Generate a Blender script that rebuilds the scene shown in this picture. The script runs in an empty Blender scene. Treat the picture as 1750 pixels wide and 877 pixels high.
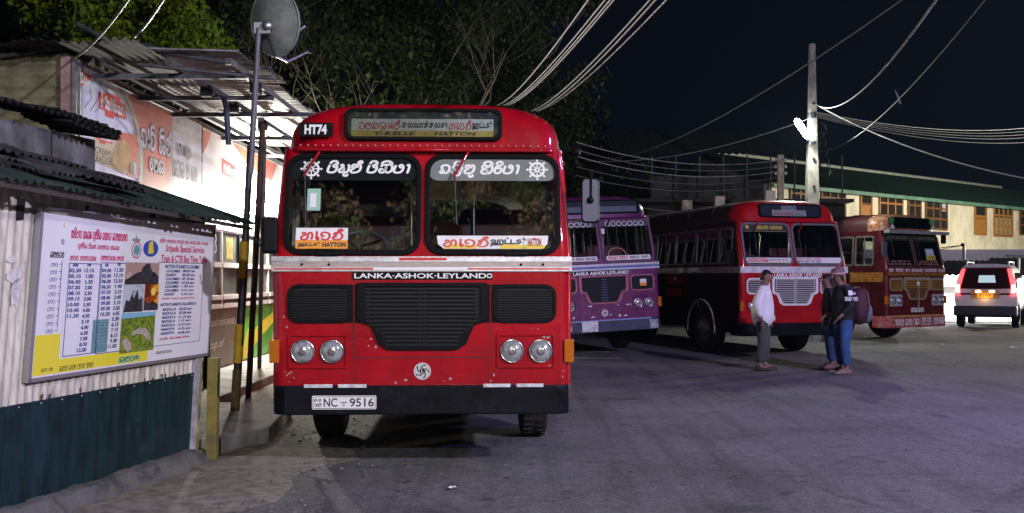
import bpy, bmesh, math, random
import numpy as np
from mathutils import Vector, Matrix
random.seed(7); rng = np.random.default_rng(7)
S = bpy.context.scene
COL = S.collection
R = math.radians
EYE, HY, FP = 1.6, 476.0, 1750.0          # eye height; the horizon row and focal length of the photograph in its pixels

# ------------------------------------------------------------------ camera
cd = bpy.data.cameras.new('camera'); cam = bpy.data.objects.new('camera', cd); COL.objects.link(cam)
cam.location = (0, 0, EYE); cam.rotation_euler = (R(90), 0, 0)
cd.sensor_width = 36; cd.lens = 36; cd.shift_y = (HY - 438.5) / 1750; cd.clip_start = .05; cd.clip_end = 2000
S.camera = cam
# ------------------------------------------------------------------ night sky
W = bpy.data.worlds.new('World'); S.world = W; W.use_nodes = True
nt = W.node_tree; bg = nt.nodes['Background']
tc = nt.nodes.new('ShaderNodeTexCoord'); sx = nt.nodes.new('ShaderNodeSeparateXYZ'); cr = nt.nodes.new('ShaderNodeValToRGB')
nt.links.new(tc.outputs['Generated'], sx.inputs[0]); nt.links.new(sx.outputs['Z'], cr.inputs[0]); nt.links.new(cr.outputs[0], bg.inputs[0])
cr.color_ramp.elements[0].position = .0; cr.color_ramp.elements[0].color = (.0014, .0026, .0060, 1)
cr.color_ramp.elements[1].position = .45; cr.color_ramp.elements[1].color = (.0010, .0020, .0052, 1)
bg.inputs[1].default_value = 1.0
# ------------------------------------------------------------------ lamps standing behind the camera and outside the frame
def light(name, kind, loc, power, col, size=.15, target=None, angle=None, blend=.5):
    l = bpy.data.lights.new(name, kind); o = bpy.data.objects.new(name, l); COL.objects.link(o)
    o.location = loc; l.energy = power; l.color = col
    if kind in ('POINT', 'SPOT'): l.shadow_soft_size = size
    if kind == 'SPOT': l.spot_size = R(angle); l.spot_blend = blend
    if kind == 'AREA': l.size = size
    if target is not None:
        o.rotation_euler = (Vector(target) - Vector(loc)).to_track_quat('-Z', 'Y').to_euler()
    return o
light('yard_lamp', 'SPOT', (.6, -6.5, 6.0), 3700, (.94, .92, 1.0), .2, target=(-2.6, 8.2, .3), angle=47, blend=.8)
light('corner_lamp', 'POINT', (11.5, -4.0, 8.5), 12500, (.82, .79, 1.0), .25)
light('violet_lamp', 'POINT', (7.6, 11.0, 5.6), 1150, (.36, .24, 1.0), .2)
light('far_street_lamp', 'POINT', (31.0, 42.5, 4.6), 12500, (1.0, .94, .76), .3)
# ------------------------------------------------------------------ exposure
S.view_settings.view_transform = 'Standard'; S.view_settings.look = 'None'
S.view_settings.exposure = 0; S.view_settings.gamma = 1; S.view_settings.use_curve_mapping = False
S.render.engine = 'CYCLES'; S.cycles.use_denoising = True; S.cycles.max_bounces = 6
S.cycles.transparent_max_bounces = 16; S.cycles.caustics_reflective = False; S.cycles.caustics_refractive = False
S.cycles.sample_clamp_indirect = 4

# ------------------------------------------------------------------ helpers
def P(x, y, d):                             # point seen at pixel (x,y) of the photograph at depth d
    return Vector(((x - 875) / FP * d, d, EYE - (y - HY) / FP * d))
def frame(o, u, v):
    u = Vector(u).normalized(); v = Vector(v); v = (v - u * v.dot(u)).normalized(); w = u.cross(v)
    m = Matrix.Identity(4)
    for i, c in enumerate((u, v, w, Vector(o))):
        for j in range(3): m[j][i] = c[j]
    return m
_m = {}
def mat(name, col, rough=.6, metal=0., var=0., scale=6., bump=0., emit=0., coat=0., ecol=None, detail=6, col2=None, lo=.38, hi=.62, stretch=None, spec=None, dirt=None):
    if name in _m: return _m[name]
    m = bpy.data.materials.new(name); m.use_nodes = True; n = m.node_tree; b = n.nodes['Principled BSDF']
    c = (*col, 1)
    b.inputs['Base Color'].default_value = c; b.inputs['Roughness'].default_value = rough; b.inputs['Metallic'].default_value = metal
    if spec is not None: b.inputs['Specular IOR Level'].default_value = spec
    if coat: b.inputs['Coat Weight'].default_value = coat; b.inputs['Coat Roughness'].default_value = .07
    if var or bump or col2:
        t = n.nodes.new('ShaderNodeTexCoord'); nz = n.nodes.new('ShaderNodeTexNoise')
        nz.inputs['Scale'].default_value = scale; nz.inputs['Detail'].default_value = detail; nz.inputs['Roughness'].default_value = .65
        if stretch:
            mp = n.nodes.new('ShaderNodeMapping'); mp.inputs['Scale'].default_value = stretch
            n.links.new(t.outputs['Object'], mp.inputs[0]); n.links.new(mp.outputs[0], nz.inputs['Vector'])
        else: n.links.new(t.outputs['Object'], nz.inputs['Vector'])
        if var or col2:
            r = n.nodes.new('ShaderNodeValToRGB'); e = r.color_ramp.elements
            e[0].position = lo; e[1].position = hi
            if col2: e[0].color = (*col2, 1); e[1].color = c
            else:
                e[0].color = tuple(x * (1 - var) for x in col) + (1,); e[1].color = tuple(min(1, x * (1 + var * .6)) for x in col) + (1,)
            n.links.new(nz.outputs[0], r.inputs[0]); n.links.new(r.outputs[0], b.inputs['Base Color'])
            q = n.nodes.new('ShaderNodeMapRange'); q.inputs['To Min'].default_value = max(.03, rough - .12); q.inputs['To Max'].default_value = min(1, rough + .15)
            n.links.new(nz.outputs[0], q.inputs[0]); n.links.new(q.outputs[0], b.inputs['Roughness'])
        if bump:
            bp = n.nodes.new('ShaderNodeBump'); bp.inputs['Strength'].default_value = bump; bp.inputs['Distance'].default_value = .02
            n.links.new(nz.outputs[0], bp.inputs['Height']); n.links.new(bp.outputs[0], b.inputs['Normal'])
            if coat: n.links.new(bp.outputs[0], b.inputs['Coat Normal'])
    if dirt:                                             # (colour, scale, threshold, strength): worn and dirty patches with a shape of their own
        t2 = n.nodes.new('ShaderNodeTexCoord'); z2 = n.nodes.new('ShaderNodeTexNoise'); z2.inputs['Scale'].default_value = dirt[1]; z2.inputs['Detail'].default_value = 12; z2.inputs['Roughness'].default_value = .72
        n.links.new(t2.outputs['Object'], z2.inputs['Vector']); r2 = n.nodes.new('ShaderNodeValToRGB'); e2 = r2.color_ramp.elements
        e2[0].position = dirt[2]; e2[0].color = (0, 0, 0, 1); e2[1].position = dirt[2] + .14; e2[1].color = (dirt[3],) * 3 + (1,)
        x2 = n.nodes.new('ShaderNodeMixRGB'); x2.inputs[2].default_value = (*dirt[0], 1); n.links.new(z2.outputs[0], r2.inputs[0]); n.links.new(r2.outputs[0], x2.inputs[0])
        bc = b.inputs['Base Color']
        if bc.is_linked: n.links.new(bc.links[0].from_socket, x2.inputs[1])
        else: x2.inputs[1].default_value = c
        n.links.new(x2.outputs[0], bc)
    if emit:
        b.inputs['Emission Color'].default_value = (*(ecol or col), 1); b.inputs['Emission Strength'].default_value = emit
    _m[name] = m; return m
def glassmat(name, tint, fac=.08, rough=.02):
    if name in _m: return _m[name]
    m = bpy.data.materials.new(name); m.use_nodes = True; n = m.node_tree; n.nodes.clear()
    o = n.nodes.new('ShaderNodeOutputMaterial'); mx = n.nodes.new('ShaderNodeMixShader'); tr = n.nodes.new('ShaderNodeBsdfTransparent'); gl = n.nodes.new('ShaderNodeBsdfGlossy')
    fr = n.nodes.new('ShaderNodeFresnel'); fr.inputs[0].default_value = 1.5
    ad = n.nodes.new('ShaderNodeMath'); ad.operation = 'ADD'; ad.inputs[1].default_value = fac; ad.use_clamp = True
    tr.inputs[0].default_value = (*tint, 1); gl.inputs['Roughness'].default_value = rough; gl.inputs[0].default_value = (.9, .9, .9, 1)
    n.links.new(fr.outputs[0], ad.inputs[0]); n.links.new(ad.outputs[0], mx.inputs[0]); n.links.new(tr.outputs[0], mx.inputs[1]); n.links.new(gl.outputs[0], mx.inputs[2]); n.links.new(mx.outputs[0], o.inputs[0])
    _m[name] = m; return m

def tag(o, label=None, cat=None, group=None, kind=None):
    if label: o['label'] = label
    if cat: o['category'] = cat
    if group: o['group'] = group
    if kind: o['kind'] = kind
    return o
def empty(name, loc, label, cat, rz=0, group=None):
    o = bpy.data.objects.new(name, None); COL.objects.link(o); o.location = loc; o.rotation_euler = (0, 0, rz); o.empty_display_size = .2
    return tag(o, label, cat, group)
def copy_tree(o, parent=None):
    c = o.copy(); COL.objects.link(c)
    if parent is not None: c.parent = parent
    for ch in list(o.children): copy_tree(ch, c)
    return c
def rrect(x0, x1, y0, y1, r, n=5):
    r = min(r, (x1 - x0) / 2 - 1e-4, (y1 - y0) / 2 - 1e-4); pts = []
    for cx, cy, a0 in ((x1 - r, y1 - r, 0), (x0 + r, y1 - r, 90), (x0 + r, y0 + r, 180), (x1 - r, y0 + r, 270)):
        for k in range(n + 1):
            a = R(a0 + 90 * k / n); pts.append((cx + r * math.cos(a), cy + r * math.sin(a)))
    return pts
def circ(cx, cy, r, n=20, a0=0, a1=360):
    full = a1 - a0 >= 360
    return [(cx + r * math.cos(R(a0 + (a1 - a0) * k / (n if full else n - 1))), cy + r * math.sin(R(a0 + (a1 - a0) * k / (n if full else n - 1)))) for k in range(n)]
def catmull(pts, n=5):
    if len(pts) < 3: return list(pts)
    q = [pts[0]] + list(pts) + [pts[-1]]; out = []
    for i in range(1, len(q) - 2):
        p0, p1, p2, p3 = [Vector(p) for p in q[i - 1:i + 3]]
        for k in range(n):
            t = k / n
            out.append(tuple(.5 * ((2 * p1) + (p2 - p0) * t + (2 * p0 - 5 * p1 + 4 * p2 - p3) * t * t + (3 * p1 - p0 - 3 * p2 + p3) * t ** 3)))
    out.append(tuple(pts[-1])); return out
def curve_mesh(splines, th, bevel=0):
    cu = bpy.data.curves.new('c', 'CURVE'); cu.dimensions = '2D'; cu.fill_mode = 'BOTH'; cu.extrude = max(1e-5, th / 2 - bevel); cu.bevel_depth = bevel
    cu.offset = -bevel; cu.bevel_resolution = 1
    for sp in splines:
        s = cu.splines.new('POLY'); s.points.add(len(sp) - 1); s.use_cyclic_u = True
        for p, q in zip(s.points, sp): p.co = (q[0], q[1], 0, 1)
    ob = bpy.data.objects.new('c', cu); me = bpy.data.meshes.new_from_object(ob)
    v = [x.co.copy() for x in me.vertices]; f = [tuple(p.vertices) for p in me.polygons]
    bpy.data.objects.remove(ob); bpy.data.curves.remove(cu); bpy.data.meshes.remove(me); return v, f
_tc = {}
def text_mesh(body, bold=0., shear=0.):
    k = (body, bold, shear)
    if k in _tc: return _tc[k]
    cu = bpy.data.curves.new('t', 'FONT'); cu.body = body; cu.size = 1; cu.offset = bold; cu.shear = shear; cu.resolution_u = 3; cu.extrude = 0.0
    cu.fill_mode = 'FRONT'
    ob = bpy.data.objects.new('t', cu); me = bpy.data.meshes.new_from_object(ob)
    v = [x.co.copy() for x in me.vertices]; f = [tuple(p.vertices) for p in me.polygons]
    bpy.data.objects.remove(ob); bpy.data.curves.remove(cu); bpy.data.meshes.remove(me)
    _tc[k] = (v, f); return v, f

# Sinhala letters drawn as pen strokes: x-height 0..1
G = {
 'ha': (1.15, [[(.12, .72), (.28, .98), (.45, .78), (.28, .55), (.08, .42), (.08, .1), (.36, 0), (.62, .2), (.64, .62), (.82, .98), (1.03, .82), (1.05, .35), (.95, .02)]]),
 'ta': (.95, [[(.42, .55), (.22, .48), (.1, .66), (.2, .95), (.5, 1.0), (.8, .82), (.86, .4), (.66, .04), (.34, .0), (.1, .22)]]),
 'na': (1.05, [[(.42, .3), (.3, .48), (.14, .34), (.2, .06), (.52, 0), (.86, .14), (.97, .55), (.78, .95), (.45, .98), (.2, .8), (.4, .68), (.55, .82)]]),
 'tha': (1.05, [[(.46, .36), (.3, .5), (.14, .3), (.26, .02), (.6, 0), (.92, .2), (.97, .6), (.72, .98), (.36, 1.0), (.08, .76)]]),
 'la': (1.05, [[(.1, .85), (.06, .4), (.2, .02), (.55, 0), (.9, .2), (.97, .6), (.76, .96), (.5, .86), (.52, .55), (.72, .52)], [(.1, .85), (.25, 1.0), (.36, .85)]]),
 'va': (1.0, [[(.36, .42), (.2, .3), (.08, .12), (.3, .0), (.42, .2), (.3, .46), (.14, .6), (.16, .88), (.45, 1.0), (.8, .85), (.92, .45), (.78, .05), (.5, .02)]]),
 'ka': (1.25, [[(.36, .45), (.2, .4), (.06, .2), (.2, 0), (.45, .06), (.5, .32), (.3, .56), (.12, .7), (.2, .95), (.6, 1.02), (1.0, .9), (1.16, .5), (1.05, .06), (.8, .0), (.68, .25), (.85, .46), (1.1, .42)]]),
 'pa': (.95, [[(.1, .95), (.05, .5), (.1, .1), (.35, 0), (.7, .05), (.86, .4), (.8, .8), (.6, 1.0), (.46, .84), (.6, .66), (.84, .62)]]),
 'ya': (1.0, [[(.1, .8), (.22, 1.0), (.34, .8), (.2, .5), (.06, .25), (.25, 0), (.48, .2), (.5, .6), (.52, .2), (.72, 0), (.94, .25), (.9, .8), (.75, 1.0)]]),
 'ma': (1.0, [[(.32, .6), (.14, .62), (.1, .9), (.32, 1.0), (.44, .8), (.3, .5), (.08, .3), (.2, .02), (.55, 0), (.88, .2), (.92, .7), (.74, 1.0), (.56, .85), (.66, .62)]]),
 'Na': (1.35, [[(.42, .3), (.3, .48), (.12, .34), (.2, .06), (.5, 0), (.66, .3), (.66, .8), (.68, .3), (.9, 0), (1.2, .14), (1.28, .55), (1.1, .95), (.75, 1.0), (.3, .95), (.14, .76)]]),
 'nda': (1.15, [[(.1, .3), (.2, .02), (.4, .2), (.3, .5), (.12, .75), (.4, 1.02), (.82, .92), (1.02, .55), (.86, .2), (.62, .3), (.72, .5), (.95, .3), (.9, -.15), (.6, -.3)]]),
 'sa': (1.2, [[(.3, .55), (.14, .6), (.1, .9), (.35, 1.0), (.5, .8), (.36, .5), (.1, .3), (.25, .0), (.6, .0), (.66, .4), (.7, 0), (.98, .06), (1.1, .45), (1.0, .9), (.78, .98), (.72, .7)]]),
 'ra': (.8, [[(.66, .95), (.3, .96), (.08, .65), (.1, .2), (.36, 0), (.64, .16), (.68, .5), (.46, .68), (.24, .52)]]),
 'da': (.95, [[(.4, .6), (.2, .52), (.1, .76), (.3, 1), (.68, .94), (.86, .55), (.74, .12), (.4, .0), (.12, .16), (.2, .4)]]),
 'ga': (1.0, [[(.1, .05), (.06, .55), (.24, .95), (.46, .75), (.48, .05), (.5, .75), (.72, 1.0), (.92, .6), (.9, .05)]]),
 'aa': (.45, [[(.1, .86), (.24, 1.0), (.34, .8), (.34, .1), (.24, -.02)]]),
 'ae': (.42, [[(.22, 1.15), (.2, .5), (.2, .12), (.34, .02), (.36, .28), (.08, .42)]]),
 'e': (.5, [[(.38, .95), (.16, .8), (.08, .4), (.2, .05), (.4, .15), (.36, .4), (.12, .42)]]),
}
MARK = {'i': [(.1, 1.08), (.24, 1.38), (.62, 1.42), (.86, 1.1), (.6, 1.2)], 'ii': [(.08, 1.08), (.24, 1.42), (.66, 1.46), (.9, 1.12), (.66, 1.22), (.8, 1.36)],
        'al': [(.55, .98), (.62, 1.36), (.86, 1.42), (.9, 1.2), (.68, 1.16)], 'u': [(.62, -.04), (.66, -.38), (.92, -.42), (.98, -.16)], 'm': [(.62, .95), (.74, 1.12), (.86, .96), (.74, .84), (.62, .95)]}
def sinhala(words, gap=.55):
    strokes = []; x = 0
    for wd in words.split(' '):
        lx, lw = 0, 1
        for tkn in wd.split('.'):
            if tkn in MARK: strokes.append(catmull([(lx + px * lw, py) for px, py in MARK[tkn]], 4)); continue
            w, st = G[tkn]; lx, lw = x, w
            for s in st: strokes.append(catmull([(x + px, py) for px, py in s], 4))
            x += w + .1
        x += gap
    return strokes

class MB:
    def __init__(s): s.v = []; s.f = []; s.mi = []; s.sm = []; s.mats = []
    def add(s, v, f, m, T=None, smooth=False):
        if m not in s.mats: s.mats.append(m)
        k = s.mats.index(m); o = len(s.v)
        s.v += [(T @ Vector(p)) if T is not None else Vector(p) for p in v]
        s.f += [tuple(i + o for i in q) for q in f]; s.mi += [k] * len(f); s.sm += [smooth] * len(f)
        return s
    def box(s, x0, x1, y0, y1, z0, z1, m, T=None, bev=0):
        if bev:
            bm = bmesh.new(); bmesh.ops.create_cube(bm, size=1)
            for v in bm.verts: v.co = Vector(((x0 + x1) / 2 + v.co.x * (x1 - x0), (y0 + y1) / 2 + v.co.y * (y1 - y0), (z0 + z1) / 2 + v.co.z * (z1 - z0)))
            bmesh.ops.bevel(bm, geom=bm.edges[:], offset=bev, segments=2, affect='EDGES', profile=.6)
            bm.verts.index_update(); s.add([v.co for v in bm.verts], [[v.index for v in f.verts] for f in bm.faces], m, T, False); bm.free(); return s
        v = [(x, y, z) for x in (x0, x1) for y in (y0, y1) for z in (z0, z1)]
        return s.add(v, [(0, 1, 3, 2), (4, 6, 7, 5), (0, 4, 5, 1), (2, 3, 7, 6), (0, 2, 6, 4), (1, 5, 7, 3)], m, T)
    def tube(s, pts, r, m, n=8, T=None, cap=True):
        pts = [Vector(p) for p in pts]; v = []; f = []; N = len(pts); up = None
        rr = r if isinstance(r, (list, tuple)) else [r] * N
        for i, p in enumerate(pts):
            d = (pts[min(i + 1, N - 1)] - pts[max(i - 1, 0)]).normalized()
            if up is None: a = d.cross(Vector((0, 0, 1)) if abs(d.z) < .9 else Vector((1, 0, 0))).normalized()
            else: a = (up - d * up.dot(d)).normalized()
            up = a; b = d.cross(a)
            v += [p + (a * math.cos(2 * math.pi * k / n) + b * math.sin(2 * math.pi * k / n)) * rr[i] for k in range(n)]
        for i in range(N - 1):
            for k in range(n): f.append((i * n + k, i * n + (k + 1) % n, (i + 1) * n + (k + 1) % n, (i + 1) * n + k))
        s.add(v, f, m, T, True)
        if cap: s.add(v[:n] + v[-n:], [tuple(range(n))[::-1], tuple(range(n, 2 * n))], m, T)
        return s
    def lathe(s, prof, m, T, n=24):                    # (radius, height along local w)
        v = []; f = []; N = len(prof)
        for r, h in prof: v += [(r * math.cos(2 * math.pi * k / n), r * math.sin(2 * math.pi * k / n), h) for k in range(n)]
        for i in range(N - 1):
            for k in range(n): f.append((i * n + k, i * n + (k + 1) % n, (i + 1) * n + (k + 1) % n, (i + 1) * n + k))
        return s.add(v, f, m, T, True)
    def grid(s, rows, m, T=None, smooth=True, close=False):
        n = len(rows[0]); v = [p for r in rows for p in r]; f = []
        for i in range(len(rows) - 1):
            for k in range(n if close else n - 1): f.append((i * n + k, i * n + (k + 1) % n, (i + 1) * n + (k + 1) % n, (i + 1) * n + k))
        return s.add(v, f, m, T, smooth)
    def plate(s, out, m, T, th=.01, holes=(), bev=0, w=0):
        v, f = curve_mesh([out] + list(holes), th, bev)
        return s.add([Vector((p.x, p.y, p.z + w)) for p in v], f, m, T)
    def flat(s, pts, m, T, w=0):
        v, f = curve_mesh([pts], .002, 0)
        return s.add([Vector((p.x, p.y, p.z + w)) for p in v], f, m, T)
    def _fit(s, v, f, m, T, x0, x1, y0, y1, w):
        if not v: return s
        ax, bx = min(p[0] for p in v), max(p[0] for p in v); ay, by = min(p[1] for p in v), max(p[1] for p in v)
        kx, ky = (x1 - x0) / max(1e-6, bx - ax), (y1 - y0) / max(1e-6, by - ay)
        return s.add([(x0 + (p[0] - ax) * kx, y0 + (p[1] - ay) * ky, w) for p in v], f, m, T)
    def text(s, body, m, T, x0, x1, y0, y1, w=.003, bold=.02, shear=0):
        v, f = text_mesh(body, bold, shear); return s._fit(v, f, m, T, x0, x1, y0, y1, w)
    def textl(s, body, m, T, x, y, h, w=.003, bold=.02, maxw=None, wk=1.0):   # left aligned, cap height h
        v, f = text_mesh(body, bold, 0); bx = max(p[0] for p in v) if v else 1
        k = h / .73; kx = k * wk
        if maxw and bx * kx > maxw: kx = maxw / bx
        return s.add([(x + p[0] * kx, y + p[1] * k, w) for p in v], f, m, T)
    def strokes(s, st, m, T, x0, x1, y0, y1, w=.003, wd=.16, slant=0):
        v = []; f = []
        for pl in st:
            pl = [Vector((a + slant * b, b, 0)) for a, b in [p[:2] for p in pl]]; o = len(v)
            for i, p in enumerate(pl):
                d = (pl[min(i + 1, len(pl) - 1)] - pl[max(0, i - 1)]).normalized(); nn = Vector((-d.y, d.x, 0)) * wd / 2
                v += [p + nn, p - nn]
            f += [(o + 2 * i, o + 2 * i + 1, o + 2 * i + 3, o + 2 * i + 2) for i in range(len(pl) - 1)]
        return s._fit(v, f, m, T, x0, x1, y0, y1, w)
    def wave(s, u0, u1, v0, v1, m, T, amp=.012, pitch=.09, along='u', jag=0, sag=0, nv=6):   # corrugated sheet, ribs run along v (waves along u)
        n = max(8, int((u1 - u0) / pitch * 6)); rows = []
        ends = [random.uniform(-jag, jag) for _ in range(n // 12 + 2)]
        for j in range(nv + 1):
            t = j / nv; row = []
            for i in range(n + 1):
                u = u0 + (u1 - u0) * i / n
                lo = v0 + (ends[i // 12] if jag else 0); hi = v1 + (ends[-1 - i // 12] * .5 if jag else 0)
                ww = amp * math.sin(2 * math.pi * u / pitch) + sag * math.sin(u * 2.1 + t * 3) 
                row.append((u, lo + (hi - lo) * t, ww) if along == 'u' else (lo + (hi - lo) * t, u, ww))
            rows.append(row)
        return s.grid(rows, m, T)
    def cut(s, name, parent=None):                       # build what is collected so far and start anew
        o = s.build(name, parent); s.__init__(); return o
    def build(s, name, parent=None):
        me = bpy.data.meshes.new(name); me.from_pydata([tuple(p) for p in s.v], [], s.f)
        for m in s.mats: me.materials.append(m)
        me.polygons.foreach_set('material_index', s.mi); me.polygons.foreach_set('use_smooth', s.sm); me.update()
        o = bpy.data.objects.new(name, me); COL.objects.link(o)
        if parent is not None: o.parent = parent
        return o
def thing(mb, name, label, cat, group=None, kind=None): return tag(mb.build(name), label, cat, group, kind)
def rebase(o):                                           # move the origin of a single-mesh thing to its base
    me = o.data; n = len(me.vertices); a = np.empty(n * 3, 'f'); me.vertices.foreach_get('co', a); a = a.reshape(-1, 3)
    c = np.array([(a[:, 0].min() + a[:, 0].max()) / 2, (a[:, 1].min() + a[:, 1].max()) / 2, a[:, 2].min()], 'f')
    a -= c; me.vertices.foreach_set('co', a.ravel()); o.location = [float(x) for x in c]; me.update(); return o

# ------------------------------------------------------------------ materials
black = mat('black_paint', (.005, .005, .006), .5, var=.4, scale=9, spec=.1)
rubber = mat('rubber', (.005, .005, .006), .6, var=.3, scale=20, spec=.08)
dark = mat('dark_void', (.006, .006, .007), .8)
chrome = mat('chrome', (.62, .62, .64), .22, 1)
alu = mat('aluminium', (.55, .55, .56), .38, .9, var=.2, scale=14)
white = mat('white_vinyl', (.78, .78, .76), .5)
paper = mat('paper', (.76, .75, .74), .7, var=.08, scale=8)
amber = mat('amber_lens', (.42, .11, .006), .25, spec=.4)
lensg = mat('lamp_lens', (.42, .43, .45), .12, .3, coat=1, var=.35, scale=26)
ink = mat('ink_dark', (.015, .015, .03), .6)
inkred = mat('ink_red', (.62, .03, .03), .6)
inkblue = mat('ink_blue', (.03, .04, .2), .6)
inkpink = mat('ink_magenta', (.55, .02, .12), .6)
yellow = mat('yellow_paint', (.66, .42, .02), .5, var=.25, scale=7)
orange = mat('orange_card', (.78, .3, .02), .6)
goldc = mat('gold_card', (.62, .42, .08), .6)
seatm = mat('maroon_vinyl', (.10, .008, .012), .5, var=.2, scale=5)
skin = mat('skin', (.20, .11, .075), .55)
hairm = mat('hair', (.008, .007, .007), .6)
steel = mat('steel_post', (.05, .052, .058), .45, .6, var=.4, scale=10)
concrete = mat('concrete', (.33, .32, .30), .9, var=.45, scale=3.5, bump=.5, detail=10)
glass = glassmat('window_glass', (.88, .92, .92), .06)
# ------------------------------------------------------------------ ground
def ground_mat():
    m = bpy.data.materials.new('asphalt'); m.use_nodes = True; n = m.node_tree; b = n.nodes['Principled BSDF']
    t = n.nodes.new('ShaderNodeTexCoord')
    def noise(sc, det, rough=.6, dist=0):
        z = n.nodes.new('ShaderNodeTexNoise'); z.inputs['Scale'].default_value = sc; z.inputs['Detail'].default_value = det; z.inputs['Roughness'].default_value = rough; z.inputs['Distortion'].default_value = dist
        n.links.new(t.outputs['Object'], z.inputs['Vector']); return z
    def ramp(src, p0, c0, p1, c1):
        r = n.nodes.new('ShaderNodeValToRGB'); e = r.color_ramp.elements; e[0].position = p0; e[0].color = (c0, c0, c0, 1); e[1].position = p1; e[1].color = (c1, c1, c1, 1)
        n.links.new(src.outputs[0], r.inputs[0]); return r
    def mul(a, bb):
        x = n.nodes.new('ShaderNodeMixRGB'); x.blend_type = 'MULTIPLY'; x.inputs[0].default_value = 1
        n.links.new(a.outputs[0], x.inputs[1]); n.links.new(bb.outputs[0], x.inputs[2]); return x
    base = n.nodes.new('ShaderNodeRGB'); base.outputs[0].default_value = (.142, .140, .141, 1)
    big = ramp(noise(.45, 5), .36, .66, .62, 1.08)
    fine = ramp(noise(42, 4, .85), .32, .3, .66, 1.75)
    mid = ramp(noise(9, 10, .8), .36, .62, .62, 1.22)
    oil = ramp(noise(1.1, 4, .55, .6), .27, .42, .37, 1.0)
    mp = n.nodes.new('ShaderNodeMapping'); mp.inputs['Rotation'].default_value = (0, 0, .35); mp.inputs['Scale'].default_value = (2.2, .12, 1)
    n.links.new(t.outputs['Object'], mp.inputs[0]); zs = noise(1.6, 6, .6, .3); n.links.new(mp.outputs[0], zs.inputs['Vector']); tyre = ramp(zs, .36, .72, .5, 1.0)
    vo = n.nodes.new('ShaderNodeTexVoronoi'); vo.feature = 'DISTANCE_TO_EDGE'; vo.inputs['Scale'].default_value = .55; dz = noise(2.5, 6, .7)
    av = n.nodes.new('ShaderNodeMixRGB'); av.inputs[0].default_value = .22; n.links.new(t.outputs['Object'], av.inputs[1]); n.links.new(dz.outputs[1], av.inputs[2]); n.links.new(av.outputs[0], vo.inputs['Vector'])
    crack = ramp(vo, .0, .55, .006, 1.0)
    spots = ramp(noise(3.2, 3, .5), .30, .5, .34, 1.0)
    c = mul(mul(mul(mul(mul(mul(mul(base, big), fine), mid), oil), tyre), crack), spots)
    n.links.new(c.outputs[0], b.inputs['Base Color']); b.inputs['Roughness'].default_value = .82; b.inputs['Specular IOR Level'].default_value = .35
    bp = n.nodes.new('ShaderNodeBump'); bp.inputs['Strength'].default_value = .55; bp.inputs['Distance'].default_value = .012
    n.links.new(noise(60, 6, .75).outputs[0], bp.inputs['Height']); n.links.new(bp.outputs[0], b.inputs['Normal'])
    return m
g = MB(); asp = ground_mat()
g.grid([[(-58 + 126 * i / 24, -18 + 101 * j / 24, 0) for i in range(25)] for j in range(25)], asp)
go = tag(g.build('ground'), kind='structure')
# sandy verge in front of the kiosk and the shop pavement
sand = mat('sandy_soil', (.205, .18, .145), .95, var=.4, scale=9, bump=.9, detail=12)
rows = []
for j in range(70):
    y = 2 + j * .28; row = []
    xr = -1.75 - .25 * math.sin(y * 1.3) - .2 * math.sin(y * 3.1 + 1) + (.12 * random.random()) - (.0 if y > 9 else (9 - y) * .13) - max(0, y - 12) * .03
    for i in range(17):
        t = i / 16; x = -5.6 + (xr + 5.6) * t
        z = .004 + (.03 * abs(math.sin(x * 3.1 + y * 2.3)) + .022 * random.random()) * min(1, (1 - t) * 4)
        row.append((x, y, z))
    rows.append(row)
vg = MB().grid(rows, sand); tag(vg.build('verge'), kind='structure')

# raised pavement before the shop, and the low slab beside the kiosk
pv = MB(); pv.box(-4.72, -3.6, 10.4, 32, 0, .15, concrete, bev=.02)
tag(pv.build('pavement'), kind='structure')
sl = MB()
out = [(-2.66, 9.05), (-2.34, 9.86), (-2.5, 11.6), (-3.58, 11.9), (-3.58, 9.9), (-3.2, 9.2)]
sl.plate(out, concrete, Matrix.Translation((0, 0, .085)), .17, bev=.015)
thing(sl, 'concrete_slab', 'low broken concrete slab at the foot of the dish pole', 'slab')
# ------------------------------------------------------------------ buses
def wheel_mb(side, R_=.52):
    T = frame((0, 0, 0), (0, 1, 0), (0, 0, 1)) if side > 0 else frame((0, 0, 0), (0, -1, 0), (0, 0, 1))
    t = MB(); dust = mat('tyre', (.03, .028, .026), .85, var=.5, scale=12)
    t.lathe([(.28, -.13), (R_ - .06, -.14), (R_ - .015, -.12), (R_, -.09), (R_, .09), (R_ - .015, .12), (R_ - .06, .14), (.30, .135), (.28, .10)], dust, T, 32)
    for k in range(40):
        a = 2 * math.pi * k / 40; Tm = T @ Matrix.Rotation(a, 4, 'Z')
        t.box(R_ - .006, R_ + .008, -.012, .012, -.11, -.02, dust, Tm); t.box(R_ - .006, R_ + .008, .01, .034, .02, .11, dust, Tm)
    r = MB(); rm = mat('wheel_rim', (.14, .13, .12), .7, .2, var=.4, scale=9)
    r.lathe([(.0, .05), (.10, .06), (.12, .0), (.2, -.02), (.25, .08), (.29, .12), (.285, -.1)], rm, T, 24)
    for k in range(8):
        a = k * math.pi / 4; r.lathe([(.0, .035), (.018, .03), (.018, -.01)], chrome, T @ Matrix.Translation((.165 * math.cos(a), .165 * math.sin(a), 0)), 6)
    return t, r
def seat_mb(col):
    s = MB(); s.box(-.42, .42, -.2, .22, .38, .50, col, bev=.04)
    T = Matrix.Translation((0, .2, .45)) @ Matrix.Rotation(R(-10), 4, 'X'); s.box(-.42, .42, -.05, .05, 0, .68, col, T, bev=.045)
    for x in (-.36, .36): s.tube([(x, 0, 0), (x, 0, .4)], .018, alu)
    return s
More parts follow.
